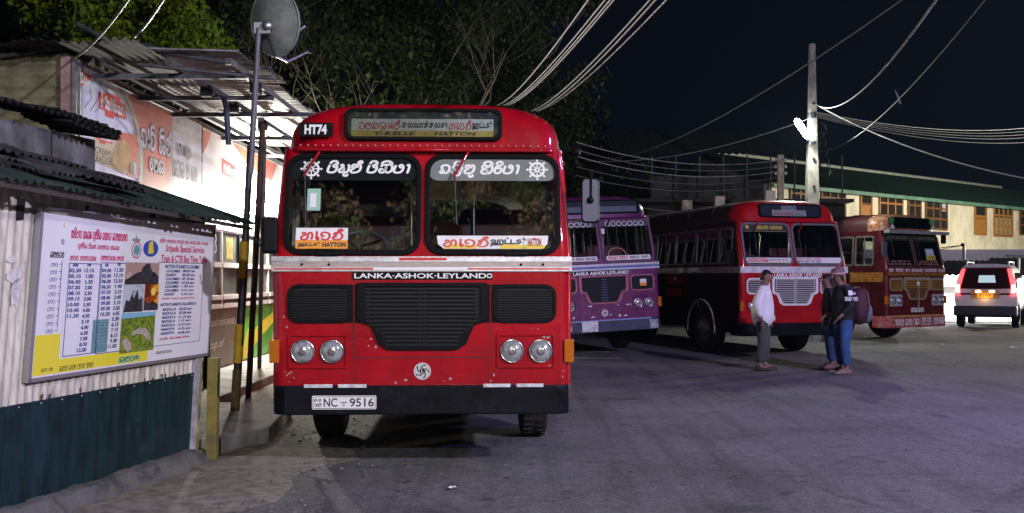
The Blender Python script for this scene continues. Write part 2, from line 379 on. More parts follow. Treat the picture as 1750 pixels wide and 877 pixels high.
def make_bus(p, label, loc, yaw, roll=0):
    k = p.get('k', 1.0); L = p.get('L', 9.4); hw = p.get('hw', 1.22); OH = p.get('oh', 1.9)
    body = p['body']; side = p.get('side', body); Z = lambda z: z * k
    root = empty('bus', loc, label, 'bus', yaw); root.rotation_euler = (0, roll, yaw)
    zb, zw, zlip, ztop = .60, Z(1.775), Z(2.67), Z(3.12)
    rk = .25; hT = hw - .05
    F = frame((0, 0, 0), (1, 0, 0), (0, 0, 1))
    sl = math.hypot(zlip - zw, rk * (zlip - zw)); WS = frame((0, 0, zw), (1, 0, 0), (0, rk, 1))
    yl = rk * (zlip - zw)
    trim = p.get('trim', chrome)
    # ---- body shell
    b = MB(); c = .085
    b.plate([(-hw + c, zb), (hw - c, zb), (hw - c, zw), (-hw + c, zw)], body, F, .03, w=-.015)
    lv = [(zb, 0, hw), (Z(1.2), 0, hw), (zw, 0, hw), (zw + .45, rk * .45, hw - .025), (zlip + .02, yl, hT)]
    for sgn in (-1, 1):
        b.grid([[(sgn * (h - c + c * math.sin(a * math.pi / 16)), y + c - c * math.cos(a * math.pi / 16), z) for a in range(9)] for z, y, h in lv], body)
        # lower side with wheel arches
        Tl = frame((sgn * hw, 0, 0), (0, 1, 0), (0, 0, 1)); o = [(c, zb)]
        for wy in (OH, L - 2.7):
            o += [(wy + q[0], max(zb, q[1])) for q in circ(0, .5, .64, 13, 180, 0)]
        o += [(L, zb), (L, zw), (c, zw)]
        b.plate(o, side, Tl, .02)
    b.box(-hw, hw, L - .03, L, .55, zlip, side)
    b.plate([(-hw + c, 0), (hw - c, 0), (hT - c, sl), (-hT + c, sl)], body, WS, .03, holes=[rrect(.035, hw - .1, .035, sl - .05, .13), rrect(-hw + .1, -.035, .035, sl - .05, .13)], w=-.015)
    b.build('body', root)
    up = MB()
    wins = []; winobj = []; y = .32
    wins.append((y, y + .62)); y += .72
    while y + .95 < L - .2: wins.append((y, y + .95)); y += 1.05
    for sgn in (-1, 1):
        Tu = frame((sgn * hw, 0, zw), (0, 1, 0), (-sgn * .05, 0, zlip - zw)); h = math.hypot(zlip - zw, .05)
        up.plate([(c, 0), (L, 0), (L, h), (yl + c, h)], side, Tu, .02, holes=[rrect(max(a, .42) if i == 0 else a, bb, .09, h - .14, .05) for i, (a, bb) in enumerate(wins)])
        for i, (a, bb) in enumerate(wins):
            a = max(a, .42) if i == 0 else a
            wf_ = p.get('winframe', alu); fr = MB(); gl = MB(); fr.plate(rrect(a - .03, bb + .03, .06, h - .11, .06), wf_, Tu, .035, holes=[rrect(a + .012, bb - .012, .105, h - .155, .04)])
            fr.box((a + bb) / 2 - .012, (a + bb) / 2 + .012, .1, h - .15, -.012, .012, wf_, Tu)
            gl.flat(rrect(a, bb, .09, h - .14, .05), glass, Tu); gl.build('pane', fr.build('window_frame', root))
        up.cut('side_panel', root)
    # ---- roof and header
    def sec(kx, n=28, e=3.4):
        r = []
        for i in range(n + 1):
            a = math.pi * (1 - i / n); cc, ss = math.cos(a), math.sin(a)
            r.append((kx * hT * math.copysign(abs(cc) ** (2 / e), cc), zlip + kx * (ztop - zlip) * abs(ss) ** (2 / e)))
        return r
    yF = yl - .06; hd = MB(); rows = []
    for kx in (.001, .3, .6, .75, .84, .9, .94, .97, .985, .995, 1.0):
        yy = yF + .42 * (1 - math.sqrt(max(0, 1 - kx ** 9)))
        rows.append([(x, yy + (z - zlip) * .16, z) for x, z in sec(kx)])
    hd.grid(rows, p.get('header', body))
    hd.box(-hT + .12, hT - .12, yF + .03, yF + .5, zlip - .01, zlip + .03, body)
    hd.tube([(-hT + .02, yF + .3, zlip + .005), (-hT + .09, yF + .05, zlip + .005), (-hT + .2, yF - .008, zlip + .005), (hT - .2, yF - .008, zlip + .005), (hT - .09, yF + .05, zlip + .005), (hT - .02, yF + .3, zlip + .005)], .016, p.get('lipm', body), 6)
    for i in range(34):
        x = -1.02 + i * 2.04 / 33; hd.lathe([(0, .008), (.008, .005), (.009, 0)], p.get('rivet', body), frame((x, yF - .004, zlip + .04), (1, 0, 0), (0, .16, 1)), 6)
    hd.build('header', root)
    rf = MB(); y0 = yF + .42
    rf.grid([[(x, y + (z - zlip) * .16 * (1 if y < y0 + .1 else 0), z) for x, z in sec(1.0)] for y in (y0, y0 + .25, L)], p.get('roofm', side))
    for i in range(7):
        y = 1.4 + i * 1.15
        if y < L: rf.tube([(x * 1.004, y, z + .006) for x, z in sec(1.0)][2:-2], .012, p.get('roofm', side), 5)
    rf.build('roof', root)
    # ---- destination display in the header
    s0, s1 = zlip + .085 * k, zlip + .355 * k; HD = frame((0, yF - .012, zlip), (1, 0, 0), (0, .16, 1)); sw = p.get('sw', .66)
    dd = MB(); a0, a1 = .08 * k, .355 * k
    dd.plate(rrect(-sw, sw, a0, a1, .07), rubber, HD, .075, holes=[rrect(-sw + .035, sw - .035, a0 + .03, a1 - .03, .05)], bev=.008, w=.0)
    dd.plate(rrect(-sw + .01, sw - .01, a0 + .01, a1 - .01, .06), mat('display_back', (.018, .022, .035), .6), HD, .01, w=.008)
    dso = dd.build('destination_box', root)
    dgl = MB(); dgl.flat(rrect(-sw + .03, sw - .03, a0 + .025, a1 - .025, .05), glass, HD, w=.03); dgl.build('display_glass', dso)
    if 'dest' in p:
        db = MB(); p['dest'](db, HD, a0 + .03, a1 - .03, .02); db.build('destination_blind', dso)
    # ---- windscreens
    sg = p.get('gasket', rubber)
    for sgn in (-1, 1):
        x0, x1 = (.035, hw - .1) if sgn > 0 else (-hw + .1, -.035)
        q = MB(); q.plate(rrect(x0 - .022, x1 + .022, .012, sl - .027, .15), sg, WS, .03, holes=[rrect(x0 + .022, x1 - .022, .057, sl - .072, .115)], bev=.008, w=.012)
        qo = q.build('windscreen_gasket', root)
        gq = MB(); gq.flat(rrect(x0, x1, .035, sl - .05, .13), glass, WS, w=.0); gq.build('windscreen', qo)
        if 'deco' in p:
            dq = MB(); dq.par = qo; p['deco'](dq, WS, x0 + .022, x1 - .022, .057, sl - .072, sgn)
            if dq.v: dq.build('windscreen_sticker', qo)
        wp = MB(); px = sgn * .28 if sgn > 0 else -.74; px = p.get('wipx', {}).get(sgn, px)
        e = Vector((px - .13, sl - .25, .06)); top = WS @ Vector((px + .0, sl - .01, .045))
        wp.tube([top, WS @ Vector((px - .06, sl - .13, .065)), WS @ e], [.016, .011, .008], body, 6)
        wp.tube([WS @ (e + Vector((.01, .06, -.015))), WS @ (e + Vector((.02, -.17, -.02))), WS @ (e + Vector((.03, -.40, -.03)))], .007, steel, 5)
        wp.build('wiper', root)
    # ---- belt strip
    bs = MB(); p['belt'](bs, F, hw, Z(1.655), zw + .005); bs.build('belt_strip', root)
    # ---- grilles
    gm, gs, gt = p['grille_back'], p['slat'], p['grille_trim']
    def taper(dx, dz):
        h = .53 + dx; h2 = .33 + dx; zt = Z(1.566) + dz; z1 = Z(1.25) - dz; z2 = Z(1.013) - dz
        return [(-h, zt), (-h, z1 + .02), (-h + .03, z1 - .01), (-h + .1, z1 - .03), (-h2 - .06, z1 - .11), (-h2 - .03, z2 + .05), (-h2 + .04, z2 + .005), (-h2 + .1, z2),
                (h2 - .1, z2), (h2 - .04, z2 + .005), (h2 + .03, z2 + .05), (h2 + .06, z1 - .11), (h - .1, z1 - .03), (h - .03, z1 - .01), (h, z1 + .02), (h, zt)]
    def tw(z):                                            # half width of the centre grille at height z
        if z > Z(1.25): return .46
        t = (Z(1.25) - z) / (Z(1.25) - Z(1.013)); return .46 - .16 * min(1, t * 1.9)
    cg = MB(); cg.plate(taper(.0, .0), gt, F, .03, holes=[taper(-.055, -.035)], w=.01, bev=.004)
    cg.plate(taper(-.03, -.02), gm, F, .006, w=.004)
    n = p.get('nslat', 13)
    for i in range(n):
        z = Z(1.055) + (Z(1.515) - Z(1.055)) * i / (n - 1); h = tw(z)
        cg.box(-h, h, -.03, -.012, z - p.get('sh', .007), z + p.get('sh', .007), gs if not callable(gs) else gs(z / k))
    for x in (-.02, .02, -.44, .44): cg.box(x - .008, x + .008, -.022, -.008, Z(1.06 if abs(x) < .1 else 1.25), Z(1.52), gs if not callable(gs) else gs(1.5))
    cg.build('grille', root)
    for sgn in (-1, 1):
        a, bb = sorted((sgn * .575, sgn * 1.1)); z0, z1 = Z(1.235), Z(1.553)
        q = MB(); q.plate(rrect(a, bb, z0, z1, .09), gt, F, .024, holes=[rrect(a + .03, bb - .03, z0 + .03, z1 - .03, .07)], w=.008, bev=.003)
        q.plate(rrect(a + .01, bb - .01, z0 + .01, z1 - .01, .08), gm, F, .006, w=.003)
        m_ = p.get('nside', 10)
        for i in range(m_):
            z = z0 + .05 + (z1 - z0 - .1) * i / (m_ - 1); q.box(a + .04, bb - .04, -.024, -.008, z - .006, z + .006, gs if not callable(gs) else gs(z / k))
        q.build('side_grille', root)
    if p.get('band'):
        q = MB()
        for sgn in (-1, 1): q.box(*sorted((sgn * .50, sgn * .68)), -.005, -.0, Z(1.237), Z(1.551), gt); q.box(*sorted((sgn * .556, sgn * .562)), -.007, -.005, Z(1.237), Z(1.551), body); q.cut('grille_band', root)
    # ---- panel seams
    sm = MB(); sd = p.get('seam', mat('seam_dark', (.05, .004, .006), .6))
    for x in (-.56, .56): sm.box(x - .004, x + .004, -.004, -.001, Z(.95), Z(1.23), sd)
    sm.box(-.56, .56, -.004, -.001, Z(.947), Z(.955), sd)
    for x in (-.545, .545): sm.box(x - .003, x + .003, -.004, -.001, Z(.73), Z(.94), sd)
    sm.build('panel_seam', root)
    # ---- headlights
    for sgn in (-1, 1):
        fp = MB(); a, bb = sorted((sgn * .61, sgn * 1.09)); z0, z1 = Z(.865), Z(1.145)
        hm = p.get('lamp_panel', body)
        if p.get('lamp_chrome'): fp.box(a, bb, -.018, -.001, z0, z1, hm, bev=.006)
        else: fp.plate(rrect(a, bb, z0, z1, .012), hm, F, .018, holes=[rrect(a + .016, bb - .016, z0 + .016, z1 - .016, .008)], w=.009, bev=.003)
        fp.build('headlight_panel', root)
        for u in (.735, .972):
            T = frame((sgn * u, -.02 if p.get('lamp_chrome') else 0, Z(1.004)), (1, 0, 0), (0, 0, 1)); h = MB()
            h.lathe([(.099, 0), (.099, .018), (.093, .03), (.086, .026), (.082, .010)], p.get('ring', chrome), T, 28); ho = h.build('headlight', root)
            ln = MB(); ln.lathe([(.084, .012), (.079, .024), (.058, .036), (.03, .046), (0.001, .048)], lensg, T, 24)
            ln.lathe([(.03, .044), (.032, .05), (.026, .052), (.001, .05)], chrome, T, 16); ln.build('lens', ho)
        ind = MB(); ind.box(*sorted((sgn * (hw - .055), sgn * (hw + .025))), -.022, .05, Z(.91), Z(1.1), amber, bev=.008)
        io = ind.build('indicator_lamp', root)
    # ---- emblem and name plate
    if p.get('emblem', True):
        e = MB(); T = frame((0, -.004, Z(.84)), (1, 0, 0), (0, 0, 1)); ew = p.get('emblem_m', mat('emblem_silver', (.6, .6, .6), .4, .4))
        e.plate(circ(0, 0, .07, 28), ew, T, .012, holes=[circ(0, 0, .06, 28)]); e.plate(circ(0, 0, .061, 24), dark, T, .004)
        for i in range(5):
            a = i * 72
            pts = [(.058 * math.cos(R(a + t)), .058 * math.sin(R(a + t))) for t in (0, 14, 28, 42, 56)] + [(.036 * math.cos(R(a + 95)), .036 * math.sin(R(a + 95))), (.03 * math.cos(R(a + 70)), .03 * math.sin(R(a + 70))), (.04 * math.cos(R(a + 36)), .04 * math.sin(R(a + 36)))]
            e.flat(pts, ew, T, w=.005)
        e.plate(circ(0, 0, .03, 18), ew, T, .01, holes=[circ(0, 0, .025, 18)]); e.text('L', ew, T, -.009, .012, -.015, .015, w=.006, bold=.03)
        e.build('emblem', root)
    if 'name' in p:
        nm = MB(); z0, z1 = [Z(t) for t in p.get('nz', (1.592, 1.652))]; x0, x1 = p.get('namex', (-.57, .575))
        if p.get('nameback', True): nm.box(x0, x1, -.012, -.002, z0, z1, black)
        nm.text(p['name'], white, frame((0, -.014, 0), (1, 0, 0), (0, 0, 1)), x0 + .015, x1 - .05 if p.get('nameback', True) else x1, z0 + .009, z1 - .009, w=.0, bold=.02 if p.get('nz') is None else .04)
        if p.get('nameback', True): nm.plate(rrect(x1 - .045, x1 - .004, z0 + .012, z1 - .012, .01), white, F, .003, w=.014, holes=[rrect(x1 - .038, x1 - .011, z0 + .02, z1 - .02, .005)])
        nm.build('name_plate', root)
    # ---- bumper
    bm_ = MB(); z0, z1 = p.get('bz', (.49, .725)); bw = hw + .012; pts = [(-bw + .0, .42), (-bw, .1), (-bw + .03, .0), (-bw + .12, -.055), (bw - .12, -.055), (bw - .03, 0), (bw, .1), (bw, .42), (bw - .04, .42), (bw - .06, .05), (-bw + .06, .05), (-bw + .04, .42)]
    bm_.plate(pts, p.get('bumper', black), Matrix.Translation((0, 0, (z0 + z1) / 2)), z1 - z0, bev=.012)
    bo = bm_.build('bumper', root)
    if 'bumper_deco' in p:
        q = MB(); q.par = bo; p['bumper_deco'](q, frame((0, -.057, 0), (1, 0, 0), (0, 0, 1)), z0, z1); q.build('reflective_tape' if p.get('tape', True) else 'bumper_decal', bo)
    if 'plate' in p:
        x, z, txt = p['plate']; q = MB(); T = frame((x, -.066 if p.get('plate_on_bumper', True) else -.02, z), (1, 0, 0), (0, 0, 1))
        q.plate(rrect(-.26, .26, -.056, .056, .012), p.get('plate_m', paper), T, .008, bev=.002)
        q.plate(rrect(-.252, .252, -.049, .049, .01), ink, T, .002, holes=[rrect(-.248, .248, -.045, .045, .008)], w=.0045)
        txt(q, T); q.build('license_plate', root)
    # ---- chassis, floor, inside
    ch = MB(); ch.box(-hw + .35, hw - .35, .5, L - .3, .5, .78, dark); ch.box(-hw + .03, hw - .03, .1, L - .05, .95, 1.0, mat('floor_lino', (.05, .045, .04), .8))
    ch.tube([(-.95, OH, .52), (.95, OH, .52)], .07, dark); ch.tube([(-.95, L - 2.7, .52), (.95, L - 2.7, .52)], .09, dark)
    ch.build('chassis', root)
    lin = MB(); inm = mat('bus_lining', (.42, .40, .36), .7, var=.2, scale=4)
    lin.grid([[(x * .97, y, z - .03) for x, z in sec(1.0)] for y in (y0 + .15, L - .05)], inm)
    lin.box(-hw + .04, hw - .04, L - .08, L - .05, 1.0, zlip, inm)
    lin.box(-hw + .1, hw - .1, .12, .5, 1.0, zw - .12, mat('dashboard', (.02, .02, .022), .7, var=.2))
    lin.build('lining', root)
    sw_ = MB(); cx = -.58; C0 = Vector((cx, .55, zw + .10)); u = Vector((1, 0, 0)); v = Vector((0, .82, .57))
    sw_.tube([C0 + u * .24 * math.cos(a * math.pi / 12) + v * .24 * math.sin(a * math.pi / 12) for a in range(25)], .016, mat('wheel_grip', (.12, .12, .13), .5), 6)
    for a in (30, 150, 270): sw_.tube([C0, C0 + u * .24 * math.cos(R(a)) + v * .24 * math.sin(R(a))], .011, black, 5)
    sw_.tube([C0, C0 + Vector((0, -.25, -.4))], .03, black); sw_.build('steering_wheel', root)
    proto = seat_mb(seatm); first = None
    spots = [(-.62, 1.25)] + [(x, 2.2 + i * .85) for i in range(p.get('rows', 7)) for x in (-.72, .66)] + [(.68, 1.2)]
    for x, y in spots:
        o = proto.build('seat', root) if first is None else first.copy()
        if first is None: first = o
        else: COL.objects.link(o); o.parent = root
        o.location = (x, y, 1.0 if y > 1.3 else 1.15)
    for x, y in ((.42, .95), (-.16, 1.15), (.3, 2.6), (-.3, 3.4), (.3, 4.6)):
        q = MB(); q.tube([(x, y, 1.0), (x, y, ztop - .1)], .018, p.get('polem', chrome), 8); q.build('grab_pole', root)
    q = MB(); q.box(-.20, -.17, 1.5, 1.53, 1.0, 2.5 * k, alu); q.box(-1.15, -.185, 1.505, 1.525, 2.0, 2.55 * k, glassm2); q.box(-1.15, -.185, 1.5, 1.53, 1.0, 1.75, inm); q.build('driver_partition', root)
    # ---- wheels
    for sgn in (-1, 1):
        t, r = wheel_mb(sgn)
        to = t.build('wheel', root); to.location = (sgn * (hw - .2), OH, .525); r.build('rim', to)
        for dx in (.19, .5):
            t2 = to.copy(); COL.objects.link(t2); t2.parent = root; t2.location = (sgn * (hw - dx), L - 2.7, .525)
            if dx < .3:
                c2 = to.children[0].copy(); COL.objects.link(c2); c2.parent = t2
    # ---- mudguard trims
    for sgn in (-1, 1):
        q = MB(); q.tube([(sgn * (hw + .012), OH + a[0], a[1]) for a in circ(0, .5, .645, 15, -5, 185)], .022, p.get('arch', side), 6); q.build('wheel_arch', root)
    for sgn, mm in p.get('mirrors', {}).items():
        mm(root, sgn, hw, zw, zlip)
    if 'extra' in p: p['extra'](root, F, WS, HD, hw, sl, zw, zlip, yF, L, k)
    return root
glassm2 = glassmat('partition_glass', (.5, .53, .55), .06)

def dash_belt(m1, m2, m3, red):
    def f(b, F, hw, z0, z1):
        h = z1 - z0; w = hw + .006
        b.plate([(-w, z0), (w, z0), (w, z1), (-w, z1)], m2, F, .012, w=.006)
        for sgn in (-1, 1): b.box(*sorted((sgn * (hw + .001), sgn * (hw + .011))), -.0, 9.3, z0, z1, m2)
        b.box(-w, w, -.019, -.012, z1 - .042, z1, m1); b.box(-w, w, -.019, -.012, z0 + .006, z0 + .038, m1)
        if red:
            b.box(-.19, .2, -.022, -.019, z1 - .032, z1 - .01, red); b.box(-w + .02, -.4, -.022, -.019, z0 + .018, z0 + .03, red); b.box(.37, w - .02, -.022, -.019, z0 + .018, z0 + .03, red)
            b.box(-.4, .37, -.022, -.019, z0 + .013, z0 + .034, white)
            for x in (-.98, -.76, .81, .99): b.lathe([(.011, 0), (.008, .006), (0, .006)], black, frame((x, -.019, z0 + .06), (1, 0, 0), (0, 0, 1)), 8)
            for i in range(40): b.lathe([(.006, 0), (.004, .003), (0, .003)], alu, frame((-1.17 + i * .06, -.0195, z1 - .005), (1, 0, 0), (0, 0, 1)), 6)
    return f
def small_text_rows(b, T, x0, x1, y0, y1, m, n=12, w=.003):       # illegible line of lettering
    st = sinhala(' '.join('.'.join(random.choice(['ka', 'na', 'ta', 'sa', 'va', 'la', 'ra', 'pa', 'ma', 'ga', 'aa']) for _ in range(random.randint(2, 4))) for _ in range(max(1, n // 4))))
    b.strokes(st, m, T, x0, x1, y0, y1, w, .2)
def mirror_box(face, sx, sz, dx, dy, zc, arm):
    def f(root, sgn, hw, zw, zlip):
        c = Vector((sgn * (hw + dx), dy, zc)); T = Matrix.Translation(c) @ Matrix.Rotation(R(-8 * sgn), 4, 'Z')
        q = MB(); q.box(-sx / 2, sx / 2, -.035, .03, -sz / 2, sz / 2, black, T, bev=.028)
        o = q.build('mirror', root)
        if face:
            g_ = MB(); g_.plate(rrect(-sx / 2 + .012, sx / 2 - .012, -sz / 2 + .012, sz / 2 - .012, .03), mat('mirror_shell', (.085, .085, .12), .45, .1), T @ frame((0, -.036, 0), (1, 0, 0), (0, 0, 1)), .006, bev=.002)
            g_.lathe([(.03, 0), (.022, .02), (0, .022)], black, T @ frame((0, -.04, 0), (1, 0, 0), (0, 0, 1)), 12); g_.build('mirror_back', o)
        a = MB(); a.tube([Vector(x) for x in arm(sgn, hw, c, sx, sz)], .011, black, 6); a.build('mirror_arm', root)
    return f
def wheel_symbol(b, m, T, cx, cy, r):
    b.flat_ring = None
    b.plate(circ(cx, cy, r * .8, 24), m, T, .002, holes=[circ(cx, cy, r * .58, 24)], w=.006)
    b.plate(circ(cx, cy, r * .25, 12), m, T, .002, holes=[circ(cx, cy, r * .1, 10)], w=.0062)
    for i in range(8):
        a = i * math.pi / 4; M_ = T @ Matrix.Translation((cx, cy, .0064)) @ Matrix.Rotation(a, 4, 'Z'); b.box(r * .2, r, -r * .055, r * .055, 0, .002, m, M_)
        b.flat(circ(r * .97, 0, r * .12, 8), m, M_, w=0)

# === the main red bus ===
red1 = mat('bus_red', (.35, .0015, .009), .5, var=.22, scale=2.2, coat=.9, spec=.08, bump=.45, detail=4, dirt=((.10, .02, .02), 2.6, .56, .55))
strip_lit = mat('sun_strip', (.19, .21, .19), .6, var=.15, scale=3, spec=.05); strip_unlit = mat('sun_strip_unlit', (.010, .014, .013), .6, var=.15, scale=3, spec=.05)  # one film; light reflected on the paler strip is put into its colour
def dest_main(b, T, y0, y1, w):
    b.box(-.60, .585, y0, y0 + .155, w - .008, w, paper, T); b.box(-.60, .585, y0, y0 + .055, w + .0005, w + .001, goldc, T)
    ww = w + .002; h0, h1 = y0 + .055, y0 + .14
    b.strokes(sinhala('tha.la.va.ka.ae.e.la.al'), inkred, T, -.54, -.19, h0 + .005, h1 + .006, ww, .2)
    b.text('தலவாக்கலை', ink, T, -.18, .2, h0, h1, ww, .05)
    b.strokes(sinhala('ha.ae.ta.na.al'), inkred, T, .21, .40, h0 + .005, h1 + .006, ww, .2)
    b.text('ஹட்டன்', ink, T, .405, .575, h0, h1, ww, .05)
    b.text('T-KELLE', ink, T, -.41, -.06, y0 + .012, y0 + .046, ww, .04, .2); b.text('/', ink, T, .0, .02, y0 + .012, y0 + .04, ww, .0); b.text('HATTON', ink, T, .09, .44, y0 + .012, y0 + .046, ww, .04, .2)
def deco_main(b, T, x0, x1, y0, y1, sgn):
    b.plate(rrect(x0 - .02, x1 + .02, y1 - .19, y1 + .02, .09), strip_lit if sgn > 0 else strip_unlit, T, .003, w=.005)
    if sgn < 0:
        wheel_symbol(b, white, T, x0 + .165, y1 - .09, .085)
        b.strokes(sinhala('pa.i.ya.u.ma.al pa.i.Na.i.pa.aa', .5), white, T, x0 + .29, x1 - .05, y1 - .16, y1 - .012, .0085, .24, .22)
        b.cut('sun_strip', b.par)
        b.box(x0 + .06, x0 + .485, y0 + .012, y0 + .19, .004, .007, paper, T); b.box(x0 + .06, x0 + .485, y0 + .012, y0 + .085, .0072, .008, orange, T)
        b.strokes(sinhala('ha.ae.ta.na.al'), inkred, T, x0 + .095, x0 + .45, y0 + .08, y0 + .185, .009, .22)
        b.text('ஹட்டன்', ink, T, x0 + .08, x0 + .26, y0 + .022, y0 + .07, .009, .05); b.text('HATTON', ink, T, x0 + .28, x0 + .47, y0 + .026, y0 + .066, .009, .05)
        b.cut('destination_card', b.par)
        b.box(x0 + .14, x0 + .25, y0 + .34, y0 + .53, .003, .005, mat('permit_sheet', (.3, .5, .4), .6), T)
        b.box(x0 + .165, x0 + .215, y0 + .37, y0 + .49, .0052, .006, paper, T)
    else:
        wheel_symbol(b, white, T, x1 - .145, y1 - .09, .085)
        b.strokes(sinhala('va.nda.i.ma.u sa.i.ra.i.pa.aa', .5), white, T, x0 + .07, x1 - .29, y1 - .165, y1 - .012, .0085, .24, .22)
        b.cut('sun_strip', b.par); xa, xb, ya, yb = x0 + .06, x1 - .06, y0 + .012, y0 + .125
        b.plate([(xa + .06, ya), (xb - .06, ya), (xb - .01, ya + .04), (xb, yb), (xa, yb), (xa + .01, ya + .04)], paper, T, .003, w=.005)
        for u0, u1 in ((xa + .05, xa + .32), (xa + .5, xa + .72), (xb - .22, xb - .04)): b.plate([(u0, ya + .002), (u1, ya + .002), (u1 + .02, ya + .03), (u0 + .05, ya + .045)], mat('card_yellow', (.75, .55, .06), .6), T, .001, w=.0073)
        b.strokes(sinhala('ha.ae.ta.na.al'), mat('card_red', (.62, .10, .06), .6), T, xa + .05, xa + .43, ya + .012, yb - .005, .0085, .22)
        b.text('ஹட்டன்', ink, T, xa + .44, xa + .74, ya + .018, yb - .015, .0085, .05); b.text('HATTON', mat('card_brown', (.36, .05, .03), .6), T, xa + .75, xb - .06, ya + .02, yb - .02, .0085, .05)
def tape_main(b, T, z0, z1):
    for i, (a, c) in enumerate(((-.955, -.725), (-.68, -.45), (.5, .72), (.77, .99))):
        if i == 2: b.cut('reflective_tape', b.par)
        b.box(a, c, z1 - .012, z1 + .016, .0, .006, mat('reflective_strip', (.6, .6, .62), .4, var=.3, scale=20), T)
    for a in ():  b.lathe([(.012, 0), (.01, .01), (0, .01)], steel, T @ Matrix.Translation((a, (z0 + z1) / 2, 0)), 8)
def plate_main(q, T):
    q.text('NC', ink, T, -.165, -.055, -.034, .036, w=.006, bold=.015); q.text('9516', ink, T, .045, .24, -.034, .036, w=.006, bold=.015)
    q.box(-.03, .022, -.001, .005, .0055, .0065, ink, T); q.text('D', ink, T, -.012, .006, -.03, -.01, w=.006)
    q.text('WP', ink, T, -.238, -.18, -.036, -.004, w=.006, bold=.02)
    for x in (-.23, -.195): q.plate(circ(x, .02, .012, 10), ink, T, .002, holes=[circ(x, .02, .006, 8)], w=.006)
def extra_main(root, F, WS, HD, hw, sl, zw, zlip, yF, L, k):
    q = MB(); q.box(-1.03, -.75, .105, .225, .028, .034, black, HD); q.text('HT74', paper, HD, -.985, -.80, .122, .208, w=.0355, bold=.045); q.build('route_number_plate', root)
    q = MB(); q.tube([(hw - .06, .32, zlip - .02), (hw + .03, .25, zlip - .01)], .008, black, 5); q.lathe([(.0, -.045), (.03, -.035), (.045, 0), (.03, .035), (.0, .045)], black, frame((hw + .06, .22, zlip), (1, 0, 0), (0, 0, 1)), 12); q.build('spot_mirror', root)
    q = MB()                                     # wiper motor covers under the screens
    for x in (-.78, .76): q.box(x - .1, x + .1, -.03, .02, zw + .0, zw + .05, black, bev=.02); q.cut('screen_bracket', root)
    q = MB(); q.box(hw - .02, hw + .02, 1.0, 1.04, .62, 1.3, rubber); q.build('mud_flap', root)
    chip = mat('bare_primer', (.42, .30, .28), .7, var=.4, scale=30); rs = random.Random(4)
    for cx, cz, n_ in ((-1.12, .82, 6), (-1.0, .9, 2), (1.02, 1.12, 3), (.95, 1.18, 2), (-.4, 1.06, 3), (1.13, .86, 3), (-1.1, 1.2, 2), (.2, .76, 2), (.62, .78, 2), (-.2, .77, 2)):
        for i in range(n_):
            x, z, a_, s_ = cx + rs.gauss(0, .04), cz + rs.gauss(0, .04), rs.uniform(0, 3), rs.uniform(.004, .014); q = MB()
            q.flat([(x + s_ * math.cos(a_ + t) * rs.uniform(.4, 1.5), z + s_ * math.sin(a_ + t) * rs.uniform(.4, 1.3)) for t in (0, .9, 1.9, 2.8, 3.9, 5.1)], chip, F, w=.0015); q.build('paint_chip', root)
main_p = dict(body=red1, L=11.2, oh=2.05, dest=dest_main, deco=deco_main, gasket=rubber, belt=dash_belt(alu, mat('belt_tan', (.42, .36, .31), .5, .3, var=.25, scale=7, stretch=(1, 1, 14)), None, inkred),
    grille_back=dark, slat=mat('grille_slat', (.010, .010, .012), .4, spec=.2), grille_trim=black, band=True, nslat=15, nside=12, sh=.008, name='LANKA·ASHOK·LEYLAND', bumper=mat('bumper_black', (.0035, .004, .007), .45, var=.5, scale=7, bump=.15, spec=.15, dirt=((.03, .03, .035), 5, .58, .7)),
    bumper_deco=tape_main, plate=(-.63, .593, plate_main), extra=extra_main, wipx={-1: -.86, 1: .38}, rivet=mat('rivet_pink', (.55, .2, .2), .4),
    mirrors={-1: mirror_box(False, .135, .30, .02, -.02, 1.95, lambda s, hw, c, sx, sz: [(s * hw, .06, 1.86), (s * (hw + .10), -.06, 1.87), (s * (hw + .13), -.05, 1.93)]),
             1: mirror_box(True, .15, .37, .16, -.02, 2.24, lambda s, hw, c, sx, sz: [(s * (hw - .03), .12, 2.46), (s * (hw + .08), -.02, 2.48), (c.x, -.06, 2.46), (c.x, -.06, 2.24)])})
make_bus(main_p, 'bright red bus parked nearest, with route number HT74 and black grille', (-.735, 8.4, 0), R(2.0))

# === purple lit burgundy bus ===
red2 = mat('bus_burgundy_violet_lit', (.15, .018, .105), .3, var=.3, scale=4, coat=1.0, bump=.3, dirt=((.05, .02, .05), 3, .55, .6))  # violet lamplight is put into the burgundy paint
silver_paint = mat('silver_paint', (.5, .5, .52), .4, .2, var=.15, scale=8)
def deco2(b, T, x0, x1, y0, y1, sgn):
    b.plate(rrect(x0 - .02, x1 + .02, y1 - .12, y1 + .02, .09), mat('strip_dark', (.03, .03, .045), .5), T, .003, w=.005)
    for i in range(7):
        cx = x0 + .16 + i * (x1 - x0 - .3) / 6; b.plate(circ(cx, y1 - .055, .055, 14), paper, T, .002, holes=[circ(cx, y1 - .055, .042, 12)], w=.0075)
    b.cut('sun_strip', b.par); b.plate(rrect(x0 + .04, x1 - .04, y0 + .015, y0 + .11, .03), paper, T, .003, w=.005)
    small_text_rows(b, T, x0 + .08, x0 + .5, y0 + .03, y0 + .1, inkred, 8, .0075); small_text_rows(b, T, x0 + .54, x1 - .08, y0 + .035, y0 + .09, ink, 8, .0075)
    if sgn > 0:
        b.cut('destination_card', b.par)
        for t in range(20):
            a = math.pi * t / 19; b.plate(circ(x0 + .28 - .19 * math.cos(a), y0 + .13 + .14 * math.sin(a), .012, 6), mat('bead_pink', (.55, .2, .12), .5), T, .002, w=.007)
        b.cut('bead_string', b.par); b.box(x0 + .0, x0 + .075, y1 - .26, y1 - .15, .004, .007, paper, T)
